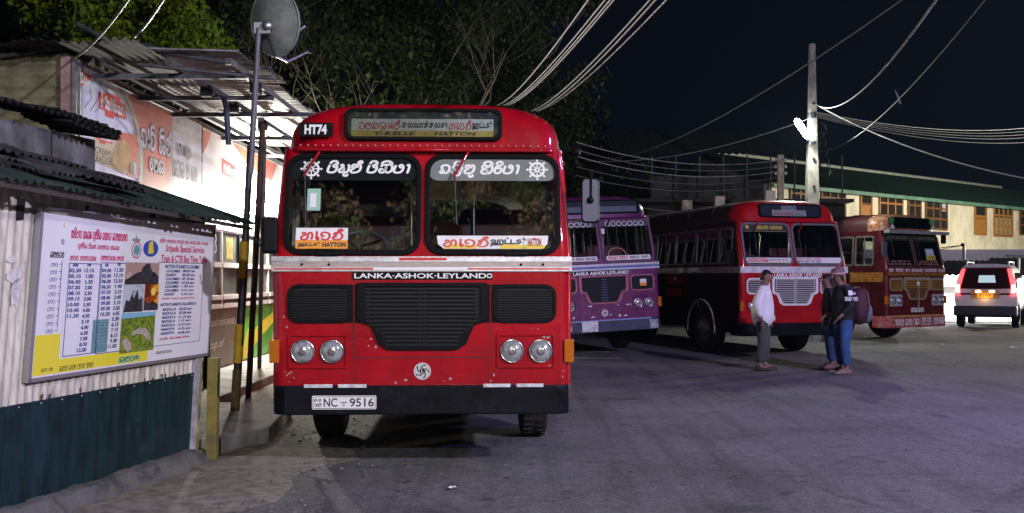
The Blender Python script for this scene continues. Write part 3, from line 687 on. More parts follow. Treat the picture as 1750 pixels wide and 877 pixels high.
def tape2(b, T, z0, z1):
    b.box(-.52, -.18, z0 + .02, z1 - .01, 0, .006, mat('reflective_strip', (.6, .6, .62), .4), T); b.box(.95, 1.13, z0 + .02, z1 - .04, 0, .006, mat('reflective_worn', (.35, .35, .36), .5, var=.6, scale=14), T)
    b.box(-1.1, .98, z1 - .02, z1 + .008, 0, .005, mat('tape_blue', (.2, .24, .5), .4), T)
def plate2(q, T): q.text('62-47', ink, T, -.2, .22, -.035, .036, w=.006, bold=.02)
def dest2(b, T, y0, y1, w): b.box(-.85, .85, y0, y0 + .12, w - .006, w, mat('blind_grey', (.25, .25, .3), .6, var=.15), T)
def extra2(root, F, WS, HD, hw, sl, zw, zlip, yF, L, k):
    q = MB(); q.box(.78, .92, -.03, -.022, 1.33 * k, 1.46 * k, paper); q.box(.78, .92, -.0315, -.03, 1.33 * k, 1.39 * k, orange); q.build('permit_card', root)
    q = MB()
    for i in range(9): q.box(-.05 - .012 * (8 - i) * .3, .05 + .012 * (8 - i) * .3, -.035, -.031, (1.08 + i * .05) * k, (1.09 + i * .05) * k, mat('grille_blue', (.08, .12, .3), .4))
    q.build('grille_ornament', root)
    for i in range(12):
        x = random.uniform(-.9, .9); z = random.choice([.76, .79, .97]) * k; q = MB(); q.flat([(x, z), (x + random.uniform(.03, .12), z + .005), (x + .05, z + random.uniform(.015, .05))], white, F, w=.003); q.build('paint_chip', root)
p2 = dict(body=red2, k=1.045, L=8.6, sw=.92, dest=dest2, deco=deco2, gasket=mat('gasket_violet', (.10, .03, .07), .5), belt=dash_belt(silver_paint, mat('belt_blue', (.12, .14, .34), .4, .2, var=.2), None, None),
    grille_back=dark, slat=mat('grille_slat2', (.010, .010, .014), .4, spec=.2), grille_trim=mat('trim_silver_red', (.36, .12, .16), .35, .4), nslat=12, name='LANKA ASHOK·LEYLAND', nameback=True, namex=(-.66, .56), nz=(1.566, 1.652),
    bumper=mat('bumper_blue', (.03, .035, .075), .45, var=.5, scale=6), bumper_deco=tape2, plate=(-1.0, .6, plate2), extra=extra2, oh=1.75, bz=(.5, .74), rows=4)
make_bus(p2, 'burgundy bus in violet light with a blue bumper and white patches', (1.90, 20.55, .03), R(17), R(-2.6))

# === red bus with white grille ===
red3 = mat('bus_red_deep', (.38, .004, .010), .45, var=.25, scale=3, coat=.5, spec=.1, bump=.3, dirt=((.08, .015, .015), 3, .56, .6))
side3 = mat('bus_red_shaded_side', (.022, .002, .003), .5, var=.3, scale=3, coat=.3, spec=.1, dirt=((.02, .015, .014), 2, .5, .7))  # red paint darkened: the flank's shade is put into the colour
def belt3(b, F, hw, z0, z1):
    wm = mat('belt_white', (.62, .6, .6), .5, var=.2, scale=8); b.plate([(-hw - .006, z0), (hw + .006, z0), (hw + .006, z1), (-hw - .006, z1)], wm, F, .012, w=.006)
    for s in (-1, 1): b.box(*sorted((s * (hw + .011), s * (hw + .02))), 0, 8.4, z0, z1, wm)
def dest3(b, T, y0, y1, w):
    b.box(-.42, .36, y0, y0 + .125, w - .006, w, paper, T); b.box(-.2, .14, y0 + .128, y1 - .01, w - .006, w, mat('blind_pale', (.45, .45, .48), .6), T)
    small_text_rows(b, T, -.18, .12, y0 + .145, y1 - .02, mat('ink_grey', (.2, .2, .25), .6), 6, w + .002)
    b.strokes(sinhala('sa.ra.i.pa.aa.da sa.e.va.ya'), inkred, T, -.38, .1, y0 + .075, y0 + .12, w + .002, .2); b.text('FOR BUS SERVICE', inkred, T, .1, .33, y0 + .085, y0 + .112, w + .002, .03)
    b.strokes(sinhala('na.la.la.tha.na.na.ka.ya'), inkred, T, -.4, .08, y0 + .01, y0 + .07, w + .002, .24)
    b.text('நல்லதண்ணி', ink, T, .1, .35, y0 + .035, y0 + .07, w + .002, .05); b.text('SRI PADAYA', ink, T, .1, .33, y0 + .008, y0 + .028, w + .002, .04)
    b.box(-.42, -.38, y0, y0 + .03, w, w + .001, mat('card_yellow', (.75, .55, .06), .6), T)
def deco3(b, T, x0, x1, y0, y1, sgn):
    if sgn < 0:
        b.plate(rrect(x0 - .02, x1 + .02, y1 - .14, y1 + .02, .09), mat('strip_black', (.012, .012, .016), .5), T, .003, w=.005)
        ye = mat('letter_yellow', (.45, .36, .06), .5); b.plate(circ(x0 + .12, y1 - .05, .045, 12), ye, T, .002, w=.008)
        b.strokes(sinhala('sa.ka.na.ma va.na.la.na'), ye, T, x0 + .3, x1 - .12, y1 - .1, y1 - .015, .008, .3); b.box(x0 + .0, x1, y1 - .145, y1 - .14, .007, .008, ye, T)
        b.cut('sun_strip', b.par); b.box(x0 + .02, x1 - .0, y0 + .02, y0 + .13, .004, .007, paper, T); b.strokes(sinhala('na.la.la.tha.na.ya'), inkred, T, x0 + .05, x0 + .5, y0 + .03, y0 + .12, .0085, .26)
        b.text('நல்லதண்ணி', ink, T, x0 + .52, x1 - .1, y0 + .06, y0 + .11, .0085, .04); b.box(x0 + .52, x1 - .05, y0 + .03, y0 + .048, .0075, .0085, goldc, T)
    else:
        b.box(x0 + .0, x1, y0 + .02, y0 + .14, .004, .007, paper, T)
        small_text_rows(b, T, x0 + .03, x0 + .56, y0 + .085, y0 + .13, inkred, 12, .0085); small_text_rows(b, T, x0 + .03, x0 + .56, y0 + .03, y0 + .075, ink, 16, .0085)
def plate3(q, T): q.text('NB 2214', ink, T, -.22, .22, -.035, .036, w=.006, bold=.02)
def extra3(root, F, WS, HD, hw, sl, zw, zlip, yF, L, k):
    q = MB(); q.box(-hw - .014, -hw - .012, 2.6, 3.5, 1.42 * k, 1.66 * k, red3); q.box(-hw - .014, -hw - .012, 2.6, 3.5, 1.34 * k, 1.42 * k, black); q.box(-hw - .014, -hw - .012, 2.75, 3.5, 1.16 * k, 1.34 * k, red3)
    q.box(-hw - .016, -hw - .0142, 3.0, 3.12, 1.5 * k, 1.58 * k, white); q.build('side_stripe', root)
p3 = dict(winframe=mat('frame_shaded', (.16, .15, .14), .5, .5, var=.3), roofm=mat('roof_shaded', (.018, .004, .005), .6, var=.4), body=red3, side=side3, header=red3, k=1.035, L=8.6, sw=.72, dest=dest3, deco=deco3, gasket=mat('gasket_grey', (.12, .11, .12), .5), belt=belt3,  # roof and window frame colours hold the shade of the unlit side
    grille_back=mat('grille_deep_red', (.03, .003, .004), .6), slat=mat('slat_silver', (.55, .55, .55), .4, .2), grille_trim=white, nslat=12, nside=7, sh=.009, name='LANKA ASHOK LEYLAND', nameback=False, namex=(-.50, .62), nz=(1.555, 1.662),
    bumper=mat('bumper_black', (.010, .011, .018), .4), plate=(-.72, .80, plate3), plate_on_bumper=False, extra=extra3, oh=1.75, bz=(.44, .7), rows=5, arch=mat('arch_white', (.34, .32, .31), .6, var=.3),
    emblem=False, mirrors={-1: mirror_box(False, .17, .32, .22, .05, 2.02, lambda s, hw, c, sx, sz: [(s * hw, .25, 2.3), (s * (hw + .2), .1, 2.32), (c.x, .05, 2.1)])})
make_bus(p3, 'red bus with broad white belt and silver barred grille, behind the white shirted man', (5.76, 20.85, 0), R(16))

# === maroon bus covered in decorations ===
red4 = mat('bus_maroon', (.10, .005, .009), .4, var=.25, scale=4, coat=.5, spec=.2, dirt=((.03, .015, .012), 3, .55, .6)); side4 = mat('bus_maroon_flank', (.05, .004, .007), .45, var=.3, scale=4, coat=.4, spec=.15)
def mottled(name, cols, scale):
    m = bpy.data.materials.new(name); m.use_nodes = True; n = m.node_tree; b = n.nodes['Principled BSDF']; t = n.nodes.new('ShaderNodeTexCoord'); z = n.nodes.new('ShaderNodeTexNoise'); r = n.nodes.new('ShaderNodeValToRGB')
    z.inputs['Scale'].default_value = scale; z.inputs['Detail'].default_value = 3; z.inputs['Distortion'].default_value = 1.2; r.color_ramp.interpolation = 'CONSTANT'; e = r.color_ramp.elements
    while len(e) < len(cols): e.new(.5)
    for i, c in enumerate(cols): e[i].position = .32 + .36 * i / len(cols); e[i].color = (*c, 1)
    e[0].position = 0
    n.links.new(t.outputs['Object'], z.inputs['Vector']); n.links.new(z.outputs[0], r.inputs[0]); n.links.new(r.outputs[0], b.inputs['Base Color']); b.inputs['Roughness'].default_value = .4; return m
flower = mottled('floral_print', [(.25, .01, .01), (.33, .18, .015), (.28, .02, .02), (.36, .33, .27), (.3, .15, .015), (.12, .01, .03)], 9)
gold_print = mottled('gold_print', [(.04, .015, .01), (.33, .18, .015), (.2, .02, .01), (.36, .24, .03), (.15, .01, .01)], 12)
red_print = mottled('red_print', [(.34, .008, .012), (.36, .01, .015), (.4, .16, .16), (.34, .008, .01), (.42, .33, .3), (.32, .13, .015)], 7)
def belt4(b, F, hw, z0, z1):
    b.plate([(-hw - .006, z0 - .06), (hw + .006, z0 - .06), (hw + .006, z1), (-hw - .006, z1)], mat('belt_maroon', (.16, .01, .02), .4), F, .012, w=.006)
    b.box(-hw, hw, -.016, -.012, z0 - .06, z0 + .02, gold_print)
    small_text_rows(b, F, -hw + .05, hw - .05, z0 + .035, z1 - .01, paper, 26, .014)
    for s in (-1, 1): b.box(*sorted((s * (hw + .011), s * (hw + .02))), .1, 1.1, z0 - .22, z0 + .02, gold_print)
def slat4(z): return mat('slat_white', (.5, .5, .48), .5) if z > 1.5 else (mat('slat_gold', (.5, .3, .04), .4, .3) if z > 1.28 else mat('slat_bronze', (.30, .12, .05), .4, .3))
def deco4(b, T, x0, x1, y0, y1, sgn):
    b.plate(rrect(x0 - .02, x1 + .02, y1 - .17, y1 + .02, .06), mat('strip_olive', (.02, .03, .015), .5), T, .003, w=.005)
    small_text_rows(b, T, x0 + .1, x1 - .1, y1 - .13, y1 - .02, mat('ink_olive', (.10, .14, .06), .6), 8, .0075)
    b.cut('sun_strip', b.par); small_text_rows(b, T, x0 + .1, x1 - .15, y0 + .1, y0 + .15, mat('ink_rose', (.4, .2, .18), .6), 16, .003); small_text_rows(b, T, x0 + .06, x1 - .12, y0 + .03, y0 + .08, mat('ink_rose', (.4, .2, .18), .6), 18, .003)
    if sgn > 0:
        b.cut('screen_lettering', b.par); b.box(x0 + .44, x0 + .78, y0 + .3, y0 + .47, .004, .006, mat('card_blue', (.25, .4, .6), .6), T); small_text_rows(b, T, x0 + .47, x0 + .75, y0 + .33, y0 + .44, white, 5, .008)
        b.box(x0 + .44, x0 + .8, y0 + .17, y0 + .3, .004, .006, mat('card_yellow', (.75, .55, .06), .6), T); b.text('15:30', ink, T, x0 + .48, x0 + .76, y0 + .19, y0 + .28, .008, .03)
def bump4(b, T, z0, z1):
    b.box(-1.1, 1.1, z0 + .02, z1 - .02, 0, .004, red_print, T)
    small_text_rows(b, T, -.95, .0, z0 + .06, z1 - .08, paper, 14, .006); small_text_rows(b, T, .12, .5, z0 + .12, z1 - .04, paper, 8, .006); small_text_rows(b, T, .12, .5, z0 + .05, z0 + .1, paper, 8, .006); small_text_rows(b, T, .62, 1.05, z0 + .06, z1 - .06, white, 8, .006)
    b.box(-1.2, 1.2, z1 - .01, z1 + .012, 0, .006, goldc, T)
def plate4(q, T): q.text('NC', ink, T, -.22, -.06, -.035, .036, w=.006, bold=.02); q.text('52', ink, T, .1, .24, -.035, .036, w=.006, bold=.02)
def extra4(root, F, WS, HD, hw, sl, zw, zlip, yF, L, k):
    q = MB(); T = frame((0, yF - .02, zlip - .02), (1, 0, 0), (0, 0, 1)); q.box(-hw + .04, hw + .12, -.0, .16, -.03, .05, mat('visor_grey', (.3, .31, .31), .4, .3), Matrix.Translation((0, yF - .22, zlip - .03)), bev=.012)
    q.box(-hw + .06, -hw + .12, -.0, .1, -.12, .02, black, Matrix.Translation((0, yF - .1, zlip - .03))); q.box(hw + .04, hw + .12, -.02, .1, -.25, .02, black, Matrix.Translation((0, yF - .1, zlip - .03)), bev=.02); q.build('sun_visor', root)
    for x in (-.8, .84):
        q = MB(); q.box(x - .08, x + .08, .20 * k, .33 * k, .05, .054, mat('card_green', (.04, .35, .08), .5), HD); q.flat([(x - .1, .06), (x + .1, .06), (x + .06, .13), (x, .19), (x - .06, .13)], mat('pale_decal', (.5, .52, .55), .5), HD, w=.05); q.build('header_decal', root)
    q = MB(); pts = [(0, -.03, 1.42), (-.02, -.05, 1.3), (.03, -.05, 1.1), (.02, -.04, .9), (-.02, -.05, .74)]; q.tube([Vector((a, b_, c * k)) for a, b_, c in pts], .022, mat('garland', (.3, .22, .12), .8, var=.5, scale=20), 6)
    q.lathe([(.0, .03), (.06, .02), (.07, 0), (0, 0)], paper, frame((0, -.04, 1.4 * k), (1, 0, 0), (0, 0, 1)), 14); q.build('garland', root)
    q = MB(); q.tube([(hw - .05, .1, 2.3 * k), (hw + .5, -.1, 2.36 * k), (hw + .6, -.1, 2.34 * k)], .012, black, 5); q.tube([(hw - .05, .1, 2.26 * k), (hw + .55, -.1, 2.36 * k)], .009, black, 5)
    q.box(hw + .56, hw + .66, -.12, -.06, 2.34 * k, 2.42 * k, black, bev=.015); q.build('mirror_arm', root)
    q = MB(); q.box(hw + .6, hw + .68, -.13, -.08, 1.98 * k, 2.34 * k, alu, bev=.02); q.build('mirror', root)
    q = MB(); q.box(-hw - .26, -hw - .08, -.08, -.03, 2.05 * k, 2.4 * k, mat('mirror_shell', (.085, .085, .12), .45, .1), bev=.03); q.build('mirror', root)
p4 = dict(winframe=mat('frame_shaded', (.16, .15, .14), .5, .5, var=.3), body=red4, side=side4, header=flower, roofm=mat('roof_dark', (.05, .01, .014), .5), k=1.045, L=8.2, sw=.82, hw=1.2, deco=deco4, gasket=mat('gasket_maroon', (.08, .03, .035), .5), belt=belt4, grille_back=mat('grille_brown', (.06, .025, .012), .6),
    slat=slat4, grille_trim=mat('trim_gold', (.42, .33, .2), .4, .3), nslat=12, nside=9, sh=.010, lamp_chrome=True, lamp_panel=mat('lamp_silver', (.5, .5, .5), .35, .3), bumper=red_print, bumper_deco=bump4, tape=False, plate=(0, .80, plate4), plate_on_bumper=False, extra=extra4,
    oh=1.7, bz=(.36, .66), emblem=False, rows=3)
make_bus(p4, 'maroon bus with gold floral decorations and a grey sun visor', (10.32, 26.1, 0), R(33))
# ------------------------------------------------------------------ kiosk with the timetable (left)
KA = Vector((.1945, .981, 0)).normalized(); KW = Vector((KA.y, -KA.x, 0)); K1 = Vector((-2.727, 8.92, 0))
TK = frame(K1, KA, (0, 0, 1)); SH = Matrix.Identity(4); SH[0][1] = .12; SH[0][3] = -.18
TK = TK @ SH                                             # the old shack leans along its wall
def on_k(x, y):
    rx = (x - 875) / FP; s = (K1.x - rx * K1.y) / (rx * KA.y - KA.x); d = K1.y + KA.y * s; z = EYE - (y - HY) / FP * d
    return s - .12 * (z - 1.5), z
k = empty('kiosk', K1 + KA * -3, 'shabby tin kiosk with cream and dark green walls under a green roof', 'kiosk'); inv = Matrix.Translation(-k.location)
KT = inv @ TK
cream = mat('tin_cream', (.52, .48, .40), .6, var=.35, scale=4, stretch=(3, 3, .6), detail=10, dirt=((.16, .12, .10), 2.2, .55, .7))
green_tin = mat('tin_dark_green', (.004, .021, .026), .5, var=.45, scale=3, stretch=(3, 3, .8), dirt=((.05, .055, .05), 3.5, .58, .6))
q = MB(); q.wave(-6.6, -3.0, .76, 2.32, cream, KT, .007, .075, nv=2); q.wave(-3.0, -1.5, .76, 2.26, cream, KT, .007, .075, nv=2); q.wave(-1.5, .04, .76, 2.20, cream, KT, .007, .075, nv=2); q.build('upper_wall', k)
q = MB(); u = -6.6
while u < .0:
    q.box(u, u + .2, .14, .79, -.004, .010, green_tin, KT); q.box(u + .2, u + .22, .14, .79, .008, .024, green_tin, KT); u += .222
q.box(-6.6, .0, .77, .79, .011, .014, green_tin, KT)
for i in range(30): q.lathe([(.007, 0), (0, .006)], mat('screw_head', (.3, .32, .33), .5), KT @ Matrix.Translation((-6.5 + i * .222, .77, .014)), 6)
q.build('lower_wall', k)
q = MB(); q.box(-6.6, .03, 0, 2.3, -1.6, -1.55, cream, KT); q.box(-.02, .03, 0, 2.05, -1.55, -.012, cream, KT); q.build('back_wall', k)
plinth = mat('plinth_concrete', (.12, .12, .115), .95, var=.6, scale=4, bump=1.0, detail=12, dirt=((.04, .035, .03), 4, .5, .8))
q = MB(); rows = []
for j, (z, w) in enumerate(((0, .19), (.06, .17), (.135, .13), (.15, .09), (.15, -.1))):
    rows.append([(-6.6 + i * .12, z + random.uniform(-.014, .014) * (j > 0), w + random.uniform(-.028, .028)) for i in range(56)])
q.grid(rows, plinth, KT); q.grid([[r[-1]] + [(r[-1][0], 0, 0)] for r in rows], plinth, KT); q.build('plinth', k)
q = MB(); q.box(-.02, .05, 0, 2.06, -.02, .03, mat('corner_flashing', (.34, .33, .36), .6, var=.4, scale=5), KT); q.box(.055, .10, 0, .95, -.02, .03, mat('timber_yellow', (.26, .22, .08), .7, var=.5, scale=8), KT); q.build('corner_post', k)
q = MB()
for cx_, cz_, w_, h_ in ((-2.42, 1.62, .07, .06), (-2.40, 1.50, .05, .10), (-2.46, 1.72, .04, .03)):
    q.flat([(cx_ + w_ * math.cos(t) * random.uniform(.6, 1.2), cz_ + h_ * math.sin(t) * random.uniform(.6, 1.2)) for t in np.linspace(0, 5.8, 11)], mat('torn_paper', (.6, .58, .58), .8, var=.3, scale=20), KT, w=.010)
q.build('torn_poster', k)
rust = mat('rust_stain', (.14, .06, .03), .9, var=.5, scale=20)
for i in range(14):
    cx_ = random.uniform(-2.7, -.05); cz_ = random.choice([.80, .81, .79, 2.0]); q = MB(); q.flat([(cx_ + random.uniform(.006, .02) * math.cos(t), cz_ + random.uniform(.008, .03) * math.sin(t)) for t in np.linspace(0, 5.6, 8)], rust, KT, w=.0085); q.build('rust_stain', k)
for a, b_ in ((-2.45, -2.38), (-1.72, -1.69), (-.86, -.80)):
    q = MB(); q.box(a, b_, 1.98, 2.12, .008, .014, dark, KT); q.build('wall_gap', k)
# roof: low pitched, sagging corrugated sheets
roofg = mat('roof_green', (.018, .035, .028), .75, var=.6, scale=3, detail=10, bump=.3)
RT = inv @ frame(K1 + KW * .28 + Vector((0, 0, 2.10)), KA + Vector((0, 0, -.032)), -KW * 1.18 + Vector((0, 0, .41)))
q = MB(); q.wave(-6.8, .55, 0, 1.3, roofg, RT, .014, .085, jag=.05, sag=.015, nv=5); ro = q.build('roof', k)
q = MB()
for i in range(9):
    u = random.uniform(-2.6, -.2); v = random.uniform(.15, .95); a = random.uniform(-.25, .25)
    q.wave(-.35, .35, -.12, .12, mat('scrap_sheet', (.045, .042, .045), .7, .2, var=.6, scale=5), RT @ Matrix.Translation((u, v, .03 + .01 * i)) @ Matrix.Rotation(a, 4, 'Z') @ Matrix.Rotation(random.uniform(-.06, .06), 4, 'X'), .012, .085, nv=2)
q.build('scrap_sheet', ro)
q = MB(); q.box(-6.8, .5, -.0, .02, -.05, -.02, mat('eave_batten', (.06, .05, .04), .8), RT); q.build('eave_batten', k)

# the annex behind it: weathered wall with a torn sheet roof
ax = empty('annex_wall', K1 - KW * 1.3 + KA * -2 + Vector((0, 0, 0)), 'weathered grey sheet wall rising behind the kiosk roof, torn corrugated sheets on top', 'wall'); ai = Matrix.Translation(-ax.location)
AT = ai @ frame(K1 - KW * 1.3, KA, (0, 0, 1)); wth = mat('weathered_sheet', (.13, .13, .135), .8, var=.6, scale=3, detail=10, stretch=(1, 1, .5), dirt=((.05, .04, .035), 2, .5, .8))
q = MB(); q.box(-6, .45, 0, 2.90, -.04, 0, wth, AT)
for u in (-2.3, -.2): q.box(u, u + .01, 2.0, 2.93, .0, .006, dark, AT)
q.build('wall_panel', ax)
torn = mat('torn_sheet', (.014, .013, .013), .8, .1, var=.6, scale=6)
q = MB()
for i in range(5):
    q.wave(-6.5 + i * 1.33, -6.5 + i * 1.33 + 1.4, -.75, .2 + random.uniform(0, .08), torn, ai @ frame(K1 - KW * 1.3 + Vector((0, 0, 3.0 + .012 * i)), KA, KW + Vector((0, 0, -.10 - .02 * i))), .02, .085, jag=.1, nv=3)
for i in range(3): q.wave(-.3, .62 - .1 * i, -.3, .16 + .06 * i, torn, ai @ frame(K1 - KW * 1.3 + Vector((0, 0, 3.06 - .045 * i)), KA + Vector((0, 0, -.08)), KW + Vector((0, 0, -.16))), .02, .085, jag=.08, nv=3)
q.build('torn_roof', ax)

# ------------------------------------------------------------------ timetable board
tb = empty('timetable_board', K1 + KA * -1.2 + KW * .05 + Vector((0, 0, .95)), 'large white printed timetable board with red headings, fixed to the kiosk wall', 'sign'); ti = Matrix.Translation(-tb.location)
BT = ti @ TK @ Matrix.Translation((0, 0, .03))
bL, bR, bB, bTp = -2.2, -.05, .948, 2.056
bL, bR = on_k(53, 500)[0], on_k(352, 500)[0]
vinyl = mat('board_vinyl', (.70, .69, .71), .5, var=.06, scale=2, bump=.12, dirt=((.42, .40, .40), 3, .6, .6))
q = MB(); q.box(bL, bR, bB, bTp, -.012, .012, vinyl, BT)
ylw = mat('board_yellow', (.72, .62, .04), .5)
a = on_k(38, 600)[0]
q.box(bL + .02, on_k(92, 600)[0], bB + .012, on_k(70, 572)[1], .0121, .0128, ylw, BT); q.box(bL + .02, on_k(243, 612)[0], bB + .012, bB + .105, .0129, .0134, ylw, BT)
panel = q.build('panel', tb)
q = MB(); fm = mat('board_frame', (.36, .36, .38), .4, .6)
for x0, x1, y0, y1 in ((bL - .02, bR + .02, bB - .025, bB), (bL - .02, bR + .02, bTp, bTp + .02), (bL - .03, bL, bB - .025, bTp + .02), (bR, bR + .015, bB - .025, bTp + .02)): q.box(x0, x1, y0, y1, -.02, .022, fm, BT)
q.build('frame', tb)
def rect_k(x0, x1, y0, y1):                              # a rectangle measured on the photograph, laid on the board
    xm, ym = (x0 + x1) / 2, (y0 + y1) / 2
    return on_k(x0, ym)[0], on_k(x1, ym)[0], on_k(xm, y1)[1], on_k(xm, y0)[1]
q = MB(); Wd = .0145
def tx(s, m, x0, x1, y0, y1, bold=.015, w=Wd): a = rect_k(x0, x1, y0, y1); q.text(s, m, BT, a[0], a[1], a[2], a[3], w, bold)
def sx_(s, m, x0, x1, y0, y1, wd=.2): a = rect_k(x0, x1, y0, y1); q.strokes(sinhala(s), m, BT, a[0], a[1], a[2], a[3], Wd, wd)
sx_('sa.ra.ii.pa.aa.da sa.e.va.ya da.u.ma.al.ra.i.ya ba.sa.ra.tha ka.aa.la.sa.ta.ha.na'.replace('ba', 'va'), inkpink, 112, 209, 391, 415, .24)
sx_('da.u.ma.al.ra.i.ya la.i.ya.ga.m va.la.ma.da.va sa.e.va.ya', inkpink, 123, 195, 416, 429, .2)
sx_('ha.ta.na na.la.la.tha.na.ya', inkpink, 110, 155, 437, 446, .22); sx_('na.la.la.tha.na.ya ha.ta.na', inkpink, 163, 203, 437, 446, .22)
sx_('ka.la.la.tha.na', ink, 76, 100, 430, 441, .22)
c1 = ['02.30', '05.10', '06.00', '07.30', '08.10', '09.15', '10.00', '10.45', '11.30']; c2 = ['12.15', '1.00', '1.30', '2.00', '2.30', '3.00', '3.30', '4.00', '4.30', '5.10', '6.00', '6.30', '7.00', '8.30', '12.00']
c3 = ['04.00', '05.00', '06.00', '06.50', '07.30', '08.40', '09.00', '09.30', '10.30']; c4 = ['11.20', '12.10', '12.50', '1.40', '2.10', '2.40', '3.10', '3.50', '4.45', '5.30', '6.15', '7.15', '8.15', '9.30', '11.00']
for col, hx, xa, xb, xa2, y0, dy, hdn in ((c1, 0, 109, 129, 101, 459, 9.7, 'AM'), (c2, 0, 135, 151, 121, 459, 9.7, 'PM'), (c3, 0, 165, 181, 160, 459, 9.3, 'AM'), (c4, 0, 187, 202, 174, 458, 9.3, 'PM')):
    tx(hdn, inkblue, xa + 5, xb - 5, y0 - 9, y0 - 3, .03)
    for i, s in enumerate(col):
        sh = (xa2 - xa) * i / 15.; n = len(s) / 5.
        tx(s, inkblue, xb + sh - (xb - xa) * n, xb + sh, y0 + i * dy, y0 + i * dy + 6.6, .03)
tx('Sripada Special Service', inkpink, 275, 341, 420, 435, .02); tx('Train & CTB Bus Time Table', inkpink, 267, 346, 437, 449, .02)
sx_('sa.ra.ii.la da.ra.sa.na.va ma.ta.ra.u.ma pa.sa sa.e.va.ya ka.la ta.va.na.ya', inkpink, 265, 348, 409, 419, .18)
tx('HATTON TO KANDY & COLOMBO', inkblue, 274, 333, 453, 459, .03)
for i, (a, b_) in enumerate((('COLOMBO', '00:09 am'), ('KANDY', '05.00 am'), ('COLOMBO', '07.18 am'), ('COLOMBO', '10.33 am'), ('COLOMBO', '1.28 pm'), ('COLOMBO', '3.31 pm'), ('KANDY', '5.43 pm'))):
    y = 461 + i * 6.6; tx(a, inkblue, 276 - i * .6, (300 if len(a) > 5 else 294) - i * .6, y, y + 4.6, .03); tx(b_, inkblue, 304 - i * .5, 325 - i * .5, y, y + 4.6, .03)
tx('ODYSSEY - Kandy & Colombo 10.35 pm', inkpink, 268, 324, 508, 512, .02)
tx('HATTON TO NANUOYA, ELLA & BADULLA', inkblue, 266, 327, 517, 523, .03)
for i, (a, b_) in enumerate((('BADULLA', '02:23 am'), ('BADULLA', '07.04 am'), ('BADULLA', '11.15 am'), ('BADULLA', '1.31 pm'), ('BADULLA', '2.27 pm'), ('NANUOYA', '4.25 pm'), ('NANUOYA', '8.08 pm'))):
    y = 526 + i * 6.8; tx(a, inkblue, 270 - i * .6, 293 - i * .6, y, y + 4.8, .03); tx(b_, inkblue, 298 - i * .4, 319 - i * .4, y - 1, y + 3.8, .03)
tx('ODYSSEY - Ella & Badulla 10.45 am', inkpink, 264, 315, 575, 579, .02)
for r in ((103, 158, 450, 606), (159, 205, 449, 602)):
    a = rect_k(*r); q.plate([(a[0], a[2]), (a[1], a[2]), (a[1], a[3]), (a[0], a[3])], inkblue, BT, .001, holes=[[(a[0] + .006, a[2] + .005), (a[1] - .006, a[2] + .005), (a[1] - .006, a[3] - .005), (a[0] + .006, a[3] - .005)]], w=.0135)
a = rect_k(257, 337, 449, 587); q.plate([(a[0], a[2]), (a[1], a[2]), (a[1], a[3]), (a[0], a[3])], inkblue, BT, .001, holes=[[(a[0] + .005, a[2] + .004), (a[1] - .005, a[2] + .004), (a[1] - .005, a[3] - .004), (a[0] + .005, a[3] - .004)]], w=.0135)
for i in range(10):
    y = 449 + i * 12.6; sx_('pa.ta', mat('ink_soft', (.2, .22, .38), .6), 77 - i, 89 - i, y, y + 7, .18); a = rect_k(93 - i, 97 - i, y + 2, y + 3); q.box(a[0], a[1], a[2], a[3], .013, .0145, inkblue, BT)
a = rect_k(92, 92.8, 445, 560); q.box(a[0], a[1], a[2], a[3], .013, .014, inkblue, BT)
a = rect_k(148, 175, 546, 602); q.box(a[0], a[1], a[2], a[3], .0128, .0134, mat('patch_green', (.16, .30, .30), .6, var=.2, scale=30), BT)
for i in range(9): q.box(a[0] + (a[1] - a[0]) * i / 9, a[0] + (a[1] - a[0]) * i / 9 + .003, a[2], a[3], .0135, .014, mat('patch_line', (.06, .14, .15), .6), BT)
for i in range(10): q.box(a[0], a[1], a[2] + (a[3] - a[2]) * i / 10, a[2] + (a[3] - a[2]) * i / 10 + .003, .0136, .014, mat('patch_line', (.06, .14, .15), .6), BT)
sx_('ka.ma.ta.ga', mat('ink_teal', (.03, .28, .25), .5), 194, 229, 608, 618, .28); sx_('ya.la.ta pa.ma', ink, 60, 80, 629, 635, .15); sx_('ka.la.ta va.na.ra pa.ta.na sa.ra.la', ink, 92, 150, 622, 631, .15)
sx_('ka.la.na.ta.ra', ink, 258, 285, 599, 604, .14); tx('E', ylw, 99, 102, 381, 389); sx_('ta', inkblue, 95, 100, 409, 418)
q.build('lettering', panel)
# the four pictures and two emblems printed on it
pm = {'dusk': mottled('print_dusk', [(.42, .28, .24), (.38, .24, .2), (.45, .32, .28)], 1.5), 'fog': mottled('print_fog', [(.34, .40, .46), (.45, .5, .55), (.2, .24, .28)], 4), 'sunset': mottled('print_sunset', [(.5, .14, .01), (.7, .32, .02), (.35, .06, .01), (.12, .02, .01)], 3), 'valley': mottled('print_valley', [(.05, .14, .02), (.12, .22, .02), (.25, .28, .03), (.03, .10, .02), (.2, .3, .06)], 14)}
rock = mat('print_rock', (.03, .028, .032), .6, var=.6, scale=16)
def pic(m, x0, x1, y0, y1, extra=None):
    a = rect_k(x0, x1, y0, y1); p_ = MB(); p_.box(a[0], a[1], a[2], a[3], .0128, .0142, m, BT)
    U = lambda t: a[0] + (a[1] - a[0]) * t; V = lambda t: a[2] + (a[3] - a[2]) * t
    for kk, (mm, poly) in enumerate(extra or []): p_.plate([(U(x), V(y)) for x, y in poly], mm, BT, .0008, w=.0148 + .0008 * kk)
    p_.build('picture', tb)
pic(pm['dusk'], 205, 263, 449, 486, [(rock, [(0, 0), (1, 0), (1, .35), (.88, .55), (.78, .6), (.7, .98), (.6, .95), (.5, .8), (.46, .6), (.3, .5), (.12, .3), (0, .2)])])
